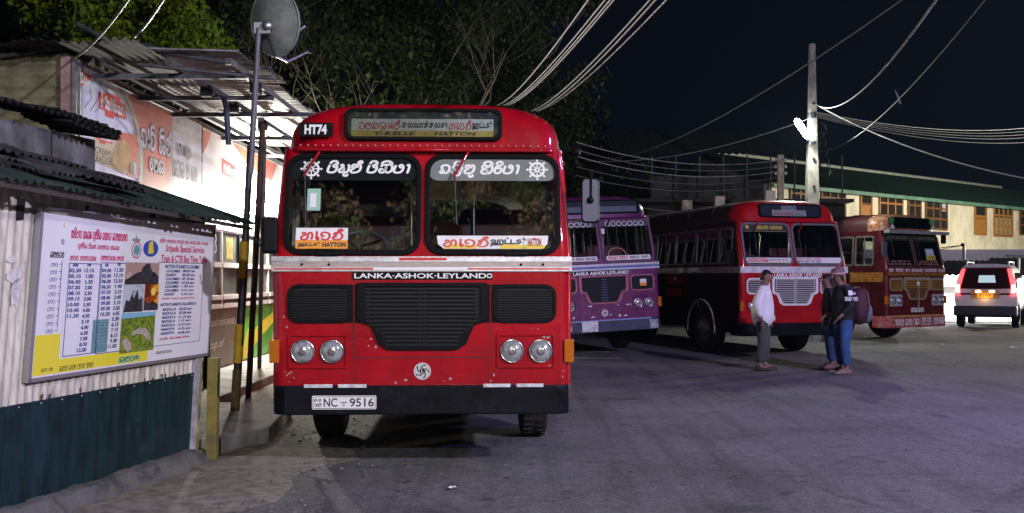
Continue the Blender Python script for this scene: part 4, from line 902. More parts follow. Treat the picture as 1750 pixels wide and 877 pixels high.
pic(pm['fog'], 201, 237, 487, 533, [(rock, [(.05, 0), (.95, 0), (.9, .5), (.75, .45), (.68, .85), (.5, .5), (.42, .7), (.3, .4), (.15, .45)])])
pic(pm['sunset'], 238, 262, 486, 530, [(rock, [(0, 0), (1, 0), (1, .22), (.6, .35), (.3, .25), (0, .4)]), (mat('print_sun', (.8, .6, .12), .5), circ(.6, .72, .16, 12))])
trn = mat('print_train', (.42, .36, .32), .5, var=.2, scale=30)
pic(pm['valley'], 197, 255, 534, 601, [(mat('print_sky', (.2, .42, .55), .6), [(0, .86), (1, .9), (1, 1), (0, 1)]), (trn, [(.32, .5), (.5, .6), (.72, .58), (.86, .42), (.9, .3), (.78, .28), (.66, .42), (.48, .46), (.34, .42)]), (trn, [(.04, .3), (.14, .38), (.3, .26), (.34, .08), (.22, .02), (.1, .16)])])
p_ = MB(); a = rect_k(236, 262, 411, 439); p_.plate([((a[0] + a[1]) / 2 + (a[1] - a[0]) / 2 * x, (a[2] + a[3]) / 2 + (a[3] - a[2]) / 2 * y) for x, y in circ(0, 0, 1, 24)], mat('emblem_blue', (.02, .07, .35), .5), BT, .001, w=.0138)
cx, cy = (a[0] + a[1]) / 2, (a[2] + a[3]) / 2; p_.plate([(cx - .035, cy - .04), (cx + .035, cy - .04), (cx + .045, cy - .02), (cx + .03, cy + .01), (cx + .03, cy + .05), (cx, cy + .06), (cx - .03, cy + .04)], mat('emblem_yellow', (.7, .5, .03), .5), BT, .001, w=.0146)
p_.text('CTB', white, BT, cx - .025, cx + .025, cy + .07, cy + .085, .0146); p_.build('emblem', tb)
p_ = MB(); a = rect_k(216, 233, 413, 442); cx, cy = (a[0] + a[1]) / 2, (a[2] + a[3]) / 2; rx_, ry_ = (a[1] - a[0]) / 2, (a[3] - a[2]) / 2
for i, (s_, m_) in enumerate(((1, mat('crest_red', (.5, .12, .14), .5)), (.8, paper), (.66, mat('crest_blue', (.12, .3, .45), .5)))): p_.plate([(cx + rx_ * s_ * x, cy + ry_ * s_ * y) for x, y in circ(0, 0, 1, 22)], m_, BT, .0008, w=.0136 + .0008 * i)
p_.plate([(cx - rx_ * .5, cy - ry_ * .3), (cx + rx_ * .5, cy - ry_ * .3), (cx + rx_ * .2, cy + ry_ * .3), (cx, cy), (cx - rx_ * .2, cy + ry_ * .4)], mat('crest_green', (.1, .3, .2), .5), BT, .0008, w=.016)
a = rect_k(218, 231, 401, 413); p_.plate([(a[0], a[2]), (a[1], a[2]), (a[1], a[2] + .02), ((a[0] + a[1]) / 2 + .01, a[2] + .025), ((a[0] + a[1]) / 2, a[3]), ((a[0] + a[1]) / 2 - .01, a[2] + .025), (a[0], a[2] + .02)], mat('crest_steel', (.2, .25, .28), .5), BT, .001, w=.0136)
p_.build('crest', tb)

# ------------------------------------------------------------------ posts by the kiosk
def post(name, pts, r, m, label, cat, group=None, n=8, bands=None):
    q = MB(); q.tube(pts, r, m, n)
    if bands:
        for (t0, t1, mm) in bands:
            a = Vector(pts[0]).lerp(Vector(pts[-1]), t0); b_ = Vector(pts[0]).lerp(Vector(pts[-1]), t1); q.tube([a, b_], (r if not isinstance(r, list) else r[0]) + .004, mm, n)
    o = q.build(name); tag(o, label, cat, group); return rebase(o)
q = MB(); T = Matrix.Translation(P(362, 792, 8.9) + Vector((0, 0, -.01))) @ Matrix.Rotation(R(1.2), 4, 'Y'); q.box(-.045, .045, -.045, .045, 0, .93, mat('stub_yellow', (.22, .17, .025), .7, var=.5, scale=6, col2=(.10, .085, .03)), T, bev=.006)
rebase(thing(q, 'stub_post', 'short square yellow post standing on the soil at the kiosk corner', 'post'))
b0 = P(400, 728, 11.1); b1 = P(428, 250, 11.1)
post('pole', [b0, b0.lerp(b1, .5) + Vector((.01, 0, 0)), b1], [.047, .044, .036], steel, 'dark pole with yellow bands carrying the satellite dish', 'pole', bands=[(.226, .364, yellow), (.527, .659, yellow), (.0, .2, mat('pole_dirty_yellow', (.10, .075, .02), .8, var=.6, scale=9))])
b2 = P(442, 48, 11.05)
q = MB(); q.tube([b1 + Vector((0, -.0, -.3)), b2], [.035, .03], mat('dish_mast', (.12, .125, .14), .5, .4, var=.3), 8); dm = q.build('dish_mast'); tag(dm, 'thin grey mast extending the pole up to the satellite dish', 'mast'); rebase(dm)
ds = empty('satellite_dish', b2, 'round grey satellite dish on a pole above the shop canopy', 'satellite dish')
DT = frame((.12, -.02, .10), (.8, .6, 0), (.08, -.06, 1)) @ Matrix.Rotation(R(18), 4, 'Y')
dishm = mat('dish_grey', (.26, .29, .26), .6, var=.25, scale=6)
DT = frame((.14, .16, .10), Vector((-.83, .55, 0)), Vector((-.16, -.1, 1)))
q = MB(); q.lathe([(0.001, -.10), (.12, -.093), (.25, -.055), (.36, .0), (.375, .005), (.37, -.012)], dishm, DT, 40); dish = q.build('reflector', ds)
q = MB(); q.box(-.05, .12, -.02, .05, -.06, .06, mat('bracket_white', (.4, .4, .45), .5), bev=.01); q.lathe([(.05, 0), (.05, .05), (0, .05)], alu, frame((.10, -.01, .02), (1, 0, 0), (0, 0, 1)), 14); q.build('bracket', ds)
q = MB(); q.tube([DT @ Vector((.0, -.36, -.05)), DT @ Vector((.0, -.42, .12)), DT @ Vector((0, -.30, .48))], .016, alu, 6); q.tube([DT @ Vector((.02, -.1, -.12)), DT @ Vector((.03, -.34, -.04))], .014, steel, 6); q.lathe([(.03, -.05), (.04, 0), (.03, .05)], black, DT @ Matrix.Translation((0, -.29, .5)), 10); q.build('feed_arm', ds)
q = MB(); q.tube([P(493, 66, 11.3), P(521, 45, 11.2)], .012, mat('feed_white', (.5, .5, .6), .5)); q.build('feed_arm', ds).location = -ds.location
rusty = mat('rusty_steel', (.06, .035, .02), .7, .4, var=.6, scale=7)
post('canopy_post', [P(424, 686, 13.4), P(449, 212, 13.4)], .04, rusty, 'thin rust stained post right beside the banded dish pole', 'post')
post('canopy_post', [P(443, 632, 16.5), P(452, 240, 16.5)], .035, steel, 'thin dark post on the shop pavement nearest the red bus', 'post')
post('canopy_post', [P(352, 662, 13.6) , P(356, 420, 13.6)], .045, black, 'thick black post on the shop pavement behind the yellow stub post', 'post')

# ------------------------------------------------------------------ tea shop behind: banners, glazing, canopy
SX = -4.72
sh = empty('shop', (SX - 1.5, 18, 0), 'single storey tea shop with glazed front, long banners and a wide tin canopy', 'shop'); si = Matrix.Translation(-sh.location)
ST = si @ frame((SX, 0, 0), (0, 1, 0), (0, 0, 1))        # u along the wall (= depth), v up, w towards the yard
tin_ol = mat('tin_olive', (.20, .18, .10), .7, .1, var=.4, scale=4)
q = MB(); q.box(11.05, 30, .1, 2.4, -.12, -.06, mat('shop_wall_in', (.45, .44, .42), .8), ST); q.box(11.05, 30, 2.4, 4.0, -.06, -.03, wth, ST); q.build('wall', sh)
q = MB(); q.wave(2.2, 4.02, -9.5, SX - .12, tin_ol, si @ frame((0, 11.06, 0), (0, 0, 1), (1, 0, 0)), .012, .12, nv=2); q.build('end_wall', sh)
q = MB(); q.box(SX - .12, SX - .02, 10.98, 11.08, 0, 3.98, mat('post_pink', (.30, .18, .17), .7, var=.3), si); q.box(SX - .0, SX + .035, 10.98, 11.03, 0, 3.95, alu, si); q.box(SX + .05, SX + .08, 11.0, 11.03, 0, 3.95, alu, si); q.build('corner_post', sh)
# glazing: mullions and rails with panes
wf = mat('window_white', (.55, .55, .53), .5, var=.1); frost = mat('frosted_pane', (.10, .115, .10), .35, var=.4, scale=1.6, spec=.3); fo = None
for i in range(15):
    u = 13.4 + i * 1.06; fr = MB(); pn = MB(); u1 = u + 1.06
    fr.box(u - .03, u + .03, 1.12, 2.42, -.02, .03, black if i % 3 else wf, ST)
    for z0, z1, w in ((1.12, 1.19, .05), (1.26, 1.33, .05), (1.78, 1.86, .036), (2.38, 2.46, .04)): fr.box(u + .03, u1 - .03, z0, z1, -.02, w, wf, ST)
    pn.box(u + .03, u1 - .03, 1.14, 2.4, -.012, -.002, frost, ST)
    o = fr.build('window', sh); pn.build('pane', o); fo = o if i == 2 else fo
q = MB()
for i in range(2): q.strokes(sinhala(['ka.la.na', 'va.ka.ta', 'ta.ra.la'][i]), mat('script_white', (.6, .62, .6), .5), ST, 15.75, 16.35, 2.16 - i * .16, 2.32 - i * .16, .003, .22)
q.cut('pane_lettering', fo); q.strokes(sinhala('sa.ka.va.ra.ta.na.pa.ma'), mat('letter_yellow', (.45, .36, .06), .5), ST, 16.9, 17.3, 1.9, 2.3, .003, .25); q.build('pane_lettering', fo)
# low banners
q = MB(); brown = mat('banner_brown', (.13, .10, .075), .5, var=.25, scale=2); q.box(11.2, 17.55, .17, 1.1, .0, .02, brown, ST)
sw = mat('script_white', (.6, .62, .6), .5)
q.text('good moments', sw, ST, 15.75, 17.35, .80, .98, .0215, .0, .5); q.text('cup of', sw, ST, 15.9, 16.75, .45, .63, .0215, 0, .5); q.text('a', sw, ST, 15.2, 15.4, .5, .6, .0215, 0, .5); q.build('banner', sh)
q = MB(); gr = mottled('banner_green', [(.10, .38, .04), (.14, .45, .05), (.08, .34, .03)], 2); q.box(17.6, 23.5, .17, 1.1, .0, .02, gr, ST)
q.plate([(17.9, .35), (19.0, .75), (20.2, .95), (20.2, .75), (19.1, .5), (18.3, .25)], mat('board_yellow', (.72, .62, .04), .5), ST, .002, w=.0212)
for i in range(5): q.plate([(17.75 + i * .11, .2), (17.85 + i * .12, .2), (18.3 + i * .1, .62 + .05 * i), (18.2 + i * .1, .7 + .03 * i)], mat('streak_yellow', (.6, .5, .03), .5), ST, .002, w=.0225 + .0002 * i)
sk = mat('print_skin', (.55, .28, .16), .6)
q.plate([(19.95, .2), (20.15, .55), (20.3, .74), (20.25, .92), (20.4, 1.03), (20.6, .95), (20.55, .78), (20.85, .6), (21.1, .2)], sk, ST, .002, w=.0226); q.plate([(20.15, .2), (20.35, .6), (20.62, .6), (20.8, .2)], mat('print_dress', (.6, .6, .55), .6), ST, .002, w=.0250); q.plate([(20.22, .9), (20.25, 1.05), (20.45, 1.09), (20.64, 1.0), (20.68, .75), (20.56, .9), (20.4, .99)], hairm, ST, .002, w=.0275)
q.build('banner', sh)
# upper biscuit banners
def on_s(x, y): rx = (x - 875) / FP; d = SX / rx; return d, EYE - (y - HY) / FP * d
def poly_s(pts): return [on_s(x, y) for x, y in pts]
bw_ = mottled('banner_sky', [(.52, .56, .68), (.62, .65, .74), (.7, .72, .76)], 1.1); bred = mat('banner_red', (.55, .09, .05), .45, var=.25, scale=1.5); bcream = mat('banner_cream', (.55, .46, .28), .5)
B0, B1, zB, zT = 11.2, 14.15, 2.35, 3.93
q = MB(); q.box(B0, B1, zB, zT, -.02, .02, bw_, ST)
q.plate(poly_s([(209, 159), (222, 190), (232, 225), (238, 265), (238, 300), (234, 322), (289, 345), (292, 198), (250, 176)]), bred, ST, .003, w=.022)
arc = [(205, 155), (219, 186), (229, 222), (235, 262), (235, 298), (231, 318), (236, 320), (241, 298), (241, 262), (235, 222), (225, 186), (212, 157)]
q.plate(poly_s(arc), mat('banner_edge', (.4, .42, .3), .5), ST, .002, w=.025)
q.plate(poly_s([(129, 120), (155, 130), (131, 153)]), inkred, ST, .003, w=.022); d0, z0 = on_s(134, 142); d1, z1 = on_s(145, 128); q.strokes(sinhala('ra.va'), white, ST, d0, d1, z0, z1, .025, .3)
logo = mat('logo_red', (.60, .02, .03), .45)
def logo_at(x0, y0, x1, y1):
    a, b_ = on_s(x0, (y0 + y1) / 2), on_s(x1, (y0 + y1) / 2); zc = (a[1] + b_[1]) / 2; h = (y1 - y0) / FP * (a[0] + b_[0]) / 2 * .5; u0, u1 = a[0], b_[0]; L_ = u1 - u0
    q.plate([(u0, zc - .65 * h), (u0 + L_ * .22, zc - .65 * h), (u0 + L_ * .24, zc - h * 1.05), (u0 + L_ * .55, zc - h * 1.05), (u0 + L_ * .57, zc - .7 * h), (u1, zc - .7 * h), (u1, zc + .55 * h), (u0 + L_ * .8, zc + .55 * h), (u0 + L_ * .78, zc + h * .9), (u0 + L_ * .3, zc + h * .9), (u0 + L_ * .28, zc + h * .7), (u0, zc + h * .7)], logo, ST, .003, w=.0245)
    q.text('Maliban', white, ST, u0 + L_ * .08, u1 - L_ * .06, zc - h * .5, zc + h * .6, .0265, .03)
logo_at(165, 160, 211, 202)
q.plate(poly_s([(158, 218), (226, 232), (232, 305), (156, 275)]), bcream, ST, .003, w=.0225); q.plate(poly_s([(158, 218), (226, 232), (226, 262), (200, 240), (158, 232)]), bred, ST, .002, w=.0243); q.plate(poly_s([(205, 226), (233, 232), (233, 306), (214, 300), (216, 260)]), bred, ST, .002, w=.0242)
logo_at(160, 222, 188, 246)
for s_, x0, x1, y0, y1 in (('CREAM', 159, 185, 252, 267), ('CRACKER', 155, 189, 264, 282)):
    a, b_ = on_s(x0, (y0 + y1) / 2), on_s(x1, (y0 + y1) / 2); zc = (a[1] + b_[1]) / 2; h = (y1 - y0) / FP * a[0] * .38; q.text(s_, ink, ST, a[0], b_[0], zc - h, zc + h, .0265, .0)
biscuit = mat('biscuit', (.50, .30, .10), .6, var=.3, scale=8); q.plate(poly_s([(206, 238), (216, 244), (221, 272), (212, 290), (205, 298), (190, 284), (188, 266), (196, 252)]), biscuit, ST, .003, w=.0262)
q.plate(poly_s([(219, 276), (224, 278), (224, 298), (219, 296)]), mat('fact_green', (.1, .3, .15), .6), ST, .002, w=.0262); q.plate(poly_s([(225, 278), (229, 280), (229, 301), (225, 299)]), paper, ST, .002, w=.0264)
lw = mat('letter_silver', (.52, .52, .55), .5); lo_ = mat('letter_outline', (.12, .06, .06), .5)
for st_, x0, x1, y0, y1 in (('va.ae.da.i ka.ii.ma.al', 237, 290, 215, 262), ('ra.sa.ka', 252, 277, 272, 296)):
    a, b_ = on_s(x0, (y0 + y1) / 2), on_s(x1, (y0 + y1) / 2); zc = (a[1] + b_[1]) / 2; h = (y1 - y0) / FP * (a[0] + b_[0]) / 2 / 2
    q.strokes(sinhala(st_), lo_, ST, a[0] - .02, b_[0] + .02, zc - h - .02, zc + h + .02, .0255, .42); q.strokes(sinhala(st_), lw, ST, a[0], b_[0], zc - h, zc + h, .0275, .24)
q.build('banner', sh)
q = MB(); q.box(14.17, 15.5, zB, 3.92, -.02, .02, mottled('banner_pale', [(.42, .46, .52), (.52, .55, .56), (.45, .48, .5)], 1.2), ST)
for st_, x0, x1, y0, y1 in (('va.m.ga.ma', 300, 324, 246, 270), ('sa.tha.ka ma ra.na', 292, 335, 278, 308)):
    a, b_ = on_s(x0, (y0 + y1) / 2), on_s(x1, (y0 + y1) / 2); zc = (a[1] + b_[1]) / 2; h = (y1 - y0) / FP * (a[0] + b_[0]) / 2 / 2
    q.strokes(sinhala(st_), mat('ink_olive_grey', (.16, .17, .16), .6), ST, a[0], b_[0], zc - h, zc + h, .0225, .2)
q.build('banner', sh)
q = MB(); q.box(15.55, 23.5, zB, 3.9, -.02, .02, mottled('banner_white', [(.62, .63, .64), (.7, .71, .72), (.56, .6, .66)], .9), ST); q.plate([(15.56, 3.85), (16.0, 3.88), (15.75, 3.62), (15.56, 3.5)], bred, ST, .003, w=.022); q.plate([(16.6, 3.3), (17.4, 3.25), (17.4, 3.5), (16.6, 3.55)], logo, ST, .003, w=.022); q.text('Maliban', white, ST, 16.68, 17.32, 3.33, 3.48, .0245, .03)
q.plate([(17.2, 3.88), (20.5, 3.87), (20.0, 3.5), (18.2, 3.6)], bred, ST, .003, w=.0222); q.build('banner', sh)
for x0, y0, x1, y1 in ((150, 150, 140, 185), (168, 140, 150, 190), (180, 148, 158, 192), (343, 225, 345, 250)):
    q = MB(); a, b_ = on_s(x0, y0), on_s(x1, y1); q.tube([ST @ Vector((a[0], a[1], .03)), ST @ Vector(((a[0] + b_[0]) / 2 + .05, (a[1] + b_[1]) / 2, .05)), ST @ Vector((b_[0], b_[1], .03))], .003, black, 5); q.build('loose_wire', sh)
# canopy
zinc = mat('zinc_sheet', (.46, .46, .44), .5, .25, var=.6, scale=2.5, detail=9); tim = mat('rafter_steel', (.10, .10, .11), .6, .3, var=.4)
cn = MB(); 
for i in range(9):
    y = 11.1 + i * 1.0; tilt = random.uniform(-.03, .03); x1 = -2.98 + random.uniform(-.05, .1) - (.0 if i else .0)
    cn.wave(y, y + 1.04, SX - .35, x1, zinc, si @ frame((0, 0, 4.0 + .008 * i + tilt), (0, 1, 0), (1, 0, -.03)), .018, .13, jag=.03, nv=3)
cn.build('canopy_sheet', sh)
q = MB()
for x in (-4.4, -3.7, -3.05): q.box(x - .03, x + .03, 11.0, 20.0, 3.90, 3.97, tim, si)
for y, x1 in ((11.5, -3.0), (12.9, -3.0), (14.2, -2.75), (16.6, -2.9), (19.0, -2.9)): q.box(SX, x1, y - .025, y + .025, 3.84, 3.90, tim, si)
for x, y in ((-3.7, 12.4), (-3.7, 13.6), (-3.05, 12.2), (-3.7, 15.2)): q.box(x - .06, x + .06, y - .06, y + .06, 3.8, 3.93, dark, si)
q.tube([Vector((-3.55, 12.6, 3.85)), Vector((-3.52, 12.62, 3.7)), Vector((-3.5, 12.65, 3.25))], .035, mat('hose_blue', (.02, .03, .06), .5), 6, si)
q.build('canopy_frame', sh)
drk = mat('roof_sheet_dark', (.022, .022, .024), .75, .2, var=.5, scale=3)
q = MB()
for i in range(6): q.wave(-10 + i * 1.0, -10 + i * 1.0 + 1.1, -.3, 9.5, drk, si @ frame((0, 10.9, 4.06 + .012 * (i % 2)), (1, 0, 0), (0, 1, .02)), .02, .1, jag=.12, nv=4)
q.build('roof', sh)
q = MB()
for a, b_, r in ((P(133, 42, 11.5), P(215, 86, 11.2), .035), (P(60, 78, 11.3), P(120, 104, 11.1), .03), (P(200, 78, 11.3), P(395, 108, 11.2), .028), (P(0, 96, 11.0), P(118, 80, 11.0), .03), (P(235, 110, 11.0), P(470, 135, 11.2), .022), (P(110, 95, 11.0), P(190, 125, 12.0), .03), (P(120, 110, 11.0), P(295, 190, 14), .02)): q.tube([a, b_], r, tim, 5, si)
for i in range(26):
    t = random.random(); y = 11.2 + t * 4; q.flat([(0, 0), (random.uniform(.05, .2), random.uniform(-.02, .03)), (random.uniform(.05, .16), random.uniform(.04, .1))], mat('debris', (.4, .4, .38), .7, var=.5), ST @ Matrix.Translation((y, 3.93 + random.uniform(-.02, .08), .02 + random.uniform(0, .08))))
q.build('roof_batten', sh)
q = MB(); tp = mat('tarpaulin', (.06, .05, .09), .6, var=.3, scale=5); rows = []
for i in range(9):
    rows.append([tuple(P(165 + 12 * j + 3 * i, 100 - 4.6 * min(j, 11 - j) * math.sin(math.pi * i / 8) - 4 * math.sin(math.pi * i / 8), 13.0 + .25 * i)) for j in range(10)])
q.grid(rows, tp, si); q.build('tarpaulin', sh)
# flood lamp fixed on the wall
fl = empty('floodlight', (SX + .14, 18.6, 2.86), 'glaring floodlight on the shop wall between the dish pole and the red bus', 'floodlight')
q = MB(); FTm = Matrix.Rotation(R(38), 4, 'Z') @ Matrix.Rotation(R(14), 4, 'X'); q.box(-.17, .17, .0, .09, -.13, .13, black, FTm, bev=.012); q.tube([(0, .09, 0), (-.1, .2, 0)], .02, black); q.build('housing', fl)
q = MB(); q.box(-.15, .15, -.012, -.002, -.11, .11, mat('lamp_emitter', (1, 1, .96), .5, emit=160, ecol=(1, .98, .93)), FTm); q.build('lens', fl)
light('flood_light', 'POINT', (SX + .24, 18.3, 2.9), 1150, (1.0, .96, .84), .10)
light('shop_tube', 'POINT', (SX + .9, 22.5, 3.3), 300, (1.0, .98, .9), .15)
# ------------------------------------------------------------------ long two storey building on the right
BA = Vector((15.9, 50, 0)); BD = Vector((.767, .642, 0)).normalized(); BN = Vector((BD.y, -BD.x, 0))
def on_b(x, y):
    rx = (x - 875) / FP; s = (BA.x - rx * BA.y) / (rx * BD.y - BD.x); d = BA.y + BD.y * s; return s, EYE - (y - HY) / FP * d
bd = empty('long_building', BA + BD * 12 - BN * 3, 'long two storey cream building with green tin roof and brown windows', 'building'); bi = Matrix.Translation(-bd.location)
BTm = bi @ frame(BA, BD, (0, 0, 1))
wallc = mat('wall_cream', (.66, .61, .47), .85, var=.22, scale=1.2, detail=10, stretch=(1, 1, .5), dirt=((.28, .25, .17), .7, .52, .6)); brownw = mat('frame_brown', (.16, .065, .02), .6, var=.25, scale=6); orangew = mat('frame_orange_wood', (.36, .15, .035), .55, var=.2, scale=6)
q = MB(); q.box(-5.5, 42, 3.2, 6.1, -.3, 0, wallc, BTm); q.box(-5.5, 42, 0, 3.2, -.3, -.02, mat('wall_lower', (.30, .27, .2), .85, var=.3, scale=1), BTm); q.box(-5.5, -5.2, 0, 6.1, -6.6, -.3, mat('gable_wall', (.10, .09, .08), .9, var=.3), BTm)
q.plate([(-6.6, 6.0), (0, 6.0), (-3.3, 7.6)], mat('gable_wall', (.10, .09, .08), .9, var=.3), bi @ frame(BA + BD * -5.3, BN, (0, 0, 1)), .1); q.build('wall', bd)
q = MB(); q.box(-2, 42, 2.95, 3.2, -.05, .55, wallc, BTm); q.build('ledge', bd)
groof = mat('roof_green_tin', (.010, .036, .025), .6, .1, var=.4, scale=2)
q = MB(); q.wave(-6.2, 42, 0, 4.35, groof, bi @ frame(BA + BN * .75 + Vector((0, 0, 5.86)), BD, -BN * 4.05 + Vector((0, 0, 1.75))), .03, .25, nv=3)
q.wave(-6.2, 42, 0, 4.35, groof, bi @ frame(BA - BN * 7.35 + Vector((0, 0, 5.86)), BD, BN * 4.05 + Vector((0, 0, 1.75))), .03, .25, nv=2)
rf = q.build('roof', bd)
e0 = on_b(1690, 315)
q = MB(); q.tube([BTm @ Vector((-6.3, 7.66, -3.3)), BTm @ Vector((24.5, 7.66, -3.3))], .11, mat('ridge_cap', (.30, .33, .27), .7, var=.3)); q.build('ridge_cap', rf)
q = MB(); q.box(-6.2, 42, 5.68, 5.86, .70, .74, mat('fascia_green', (.10, .22, .15), .6, var=.3, scale=1.5), BTm); q.build('fascia', rf)
for x0, x1, y0, y1, nm, nx, ny, m in ((1403, 1443, 326, 372, 'window', 3, 2, brownw), (1470, 1488, 332, 380, 'door', 1, 1, orangew), (1502, 1541, 335, 382, 'window', 3, 2, orangew), (1551, 1572, 340, 380, 'window', 2, 2, brownw), (1581, 1617, 343, 392, 'window', 3, 3, brownw), (1665, 1684, 352, 401, 'door', 1, 1, orangew), (1698, 1729, 355, 404, 'window', 4, 3, orangew), (1742, 1775, 358, 402, 'window', 3, 3, brownw), (1350, 1382, 318, 365, 'window', 2, 2, brownw)):
    a = on_b(x0, (y0 + y1) / 2)[0]; c = on_b(x1, (y0 + y1) / 2)[0]; z1 = on_b((x0 + x1) / 2, y0)[1]; z0 = on_b((x0 + x1) / 2, y1)[1]; q = MB()
    for u in np.linspace(a, c, nx + 1): q.box(u - .06, u + .06, z0, z1, .0, .08, m, BTm)
    zs = [z0, z1] if ny == 1 else list(np.linspace(z0, z1 - (z1 - z0) * .28, ny)) + [z1]
    if ny == 1: zs = [z0, z1 - .6, z1]
    for z in zs: q.box(a, c, z - .05, z + .05, .003, .075, m, BTm)
    if nm == 'door': q.box(a + .06, c - .06, z0, z1 - .62, .005, .04, m, BTm); q.box(a + .06, c - .06, z0 + .9, z0 + .96, .04, .055, brownw, BTm)
    w_ = q.build(nm, bd); g_ = MB(); g_.box(a, c, z0, z1, .004, .02, mat('pane_dark', (.02, .022, .022), .12), BTm)
    if (x0, nm) == (1581, 'window'): g_.box(c - .5, c - .08, z1 - .55, z1 - .05, .021, .026, mat('pane_pale', (.4, .42, .42), .4), BTm)
    if x0 == 1698: g_.box(a + .1, c - .1, z0 + .1, z0 + (z1 - z0) * .65, .021, .024, mat('curtain_tan', (.3, .22, .12), .8, var=.3), BTm)
    g_.build('pane', w_)
# dark annex houses beyond bus 3 with pale balcony pillars
ah = empty('annex_house', P(1265, 470, 36) * 1.0, 'dark low house behind the parked buses with pale square pillars', 'house'); ah.location.z = 0; hi_ = Matrix.Translation(-ah.location)
q = MB(); dk = mat('house_dark', (.025, .02, .018), .85, var=.4); q.box(4.9, 12.0, 37, 44, 0, 4.3, dk, hi_); q.build('wall', ah)
q = MB(); q.box(4.2, 12.1, 36.2, 37, 4.3, 4.42, mat('slab_dark', (.04, .035, .03), .9), hi_); q.build('balcony_slab', ah)
for x, y in ((1225, 345), (1310, 336), (1170, 352)):
    c = P(x, y, 36.5); q = MB(); q.box(c.x - .17, c.x + .17, 35.9, 36.18, c.z - .3, c.z + .16, wallc, hi_); q.build('pillar', ah)
q = MB()
for x in np.linspace(5, 11.8, 9): q.tube([(x, 36.6, 4.4), (x, 36.6, 6.0)], .035, mat('post_dark', (.05, .047, .045), .8), 5, hi_)
q.box(5, 8.5, 36.9, 36.98, 4.42, 5.3, mat('panel_grey', (.05, .047, .043), .9, var=.3), hi_); q.build('balcony_post', ah)
q = MB(); q.wave(3.6, 9.8, 0, 3.6, mat('roof_grey_tin', (.03, .034, .034), .7, .1, var=.3), hi_ @ frame((0, 36.2, 6.0), (1, 0, 0), (0, 1, .35)), .03, .25, nv=2); q.build('roof', ah)

# lit market stall behind the SUV
ms = empty('market_stall', (22, 38.5, 0), 'lit market stall with white sheet walls under a dark tin awning', 'stall'); mi_ = Matrix.Translation(-ms.location)
lit = mat('stall_white', (.78, .77, .75), .7)
q = MB(); q.box(13.4, 32, 40.5, 40.6, 0, 2.75, lit, mi_); q.box(13.4, 32, 37.2, 40.5, .0, .04, mat('stall_floor', (.5, .48, .46), .6), mi_); q.box(15.2, 16.2, 39.2, 40.45, .04, .95, mat('crate_blue', (.25, .32, .42), .6), mi_); q.build('wall', ms)
aw = mat('awning_dark', (.04, .04, .04), .7, .2, var=.4, scale=2)
q = MB(); q.wave(13.6, 33, 0, 4.4, aw, mi_ @ frame((0, 36.9, 1.72), (1, 0, 0), (0, 1, .19)), .03, .22, nv=2); q.build('awning', ms)
q = MB(); q.wave(14.6, 18.6, 1.3, 2.6, mat('sheet_lit', (.8, .78, .74), .6), mi_ @ frame((0, 39.9, 0), (1, 0, 0), (0, 0, 1)), .02, .2, nv=2)
q.build('sheet_curtain', ms)
for x in (15.4, 18.5, 23.5, 27.5):
    q = MB(); q.tube([(x - .6, 39.2, 1.95), (x + .6, 39.2, 1.95)], .03, mat('tube_emitter', (1, 1, 1), .5, emit=60, ecol=(1, .96, .95)), 8, mi_); q.build('tube_lamp', ms)
    light('stall_light', 'POINT', (x, 39.2, 1.75), 800, (1.0, .95, .93), .15)
for x in (14.6, 19.4, 24.0):
    q = MB(); q.tube([(x, 37.1, 0), (x, 37.1, 2.45)], .05, steel, 8, mi_); q.build('post', ms)
q = MB(); p0 = P(1718, 438, 37); p1 = P(1760, 439, 37); q.tube([p0, p1], .05, alu, 6, mi_); q.tube([P(1741, 440, 37), P(1741, 470, 37)], .04, alu, 6, mi_); q.build('gutter_pipe', ms)

# ------------------------------------------------------------------ street lamp pole, secondary pole
pole_c = mat('pole_concrete', (.20, .185, .16), .9, var=.45, scale=5, bump=.5, detail=10, stretch=(1, 1, .4))
px, py = 7.62, 26.0
up_ = empty('utility_pole', (px, py, 0), 'tall square concrete utility pole carrying the lit street lamp', 'utility pole')
q = MB(); rows = []
for z, r in ((0, .18), (1, .17), (4, .135), (5.2, .105), (7.55, .065), (7.56, .0)): rows.append([(-r, -r, z), (r, -r, z), (r * 1.05, r, z), (-r, r, z)])
q.grid(rows, pole_c, None, smooth=False, close=True)
for z in (3.2, 3.9, 4.6, 6.0): q.box(-.03, .03, -.18, -.1, z, z + .05, dark)
q.build('shaft', up_)
q = MB(); q.lathe([(.125, 0), (.13, .03), (.13, .12), (.125, .15)], steel, Matrix.Translation((0, 0, 5.65)), 10); q.lathe([(.135, 0), (.14, .03), (.135, .07)], steel, Matrix.Translation((0, 0, 5.0)), 10); q.build('cable_clamp', up_)
q = MB()
for j in range(5):
    c = Vector((.2 + .03 * j, -.1, 5.35 - .25 * j)); q.tube([c + Vector((.14 * math.cos(a * .55 + j), .02 * a, .2 * math.sin(a * .55 + j))) for a in range(12)], .012, black, 5)
q.build('cable_loop', up_)
slm = empty('street_lamp', (px - .2, py - .2, 5.2), 'lit white street lamp fixed at a slant on the concrete pole', 'street lamp')
T = Matrix.Rotation(R(-34), 4, 'Y')
q = MB(); q.box(-.05, .05, .02, .07, -.1, .5, mat('lamp_housing', (.3, .3, .3), .5), T, bev=.015); q.tube([(.05, .06, .0), (.16, .17, -.02)], .02, black); q.build('housing', slm)
q = MB(); q.tube([(0, -.02, -.10), (0, -.02, -.07), (0, -.02, -.02), (0, -.02, .42), (0, -.02, .48), (0, -.02, .51)], [.01, .05, .075, .075, .05, .01], mat('lamp_emitter_cool', (1, 1, 1), .5, emit=150, ecol=(.96, 1, .95)), 14, T); q.build('lens', slm)
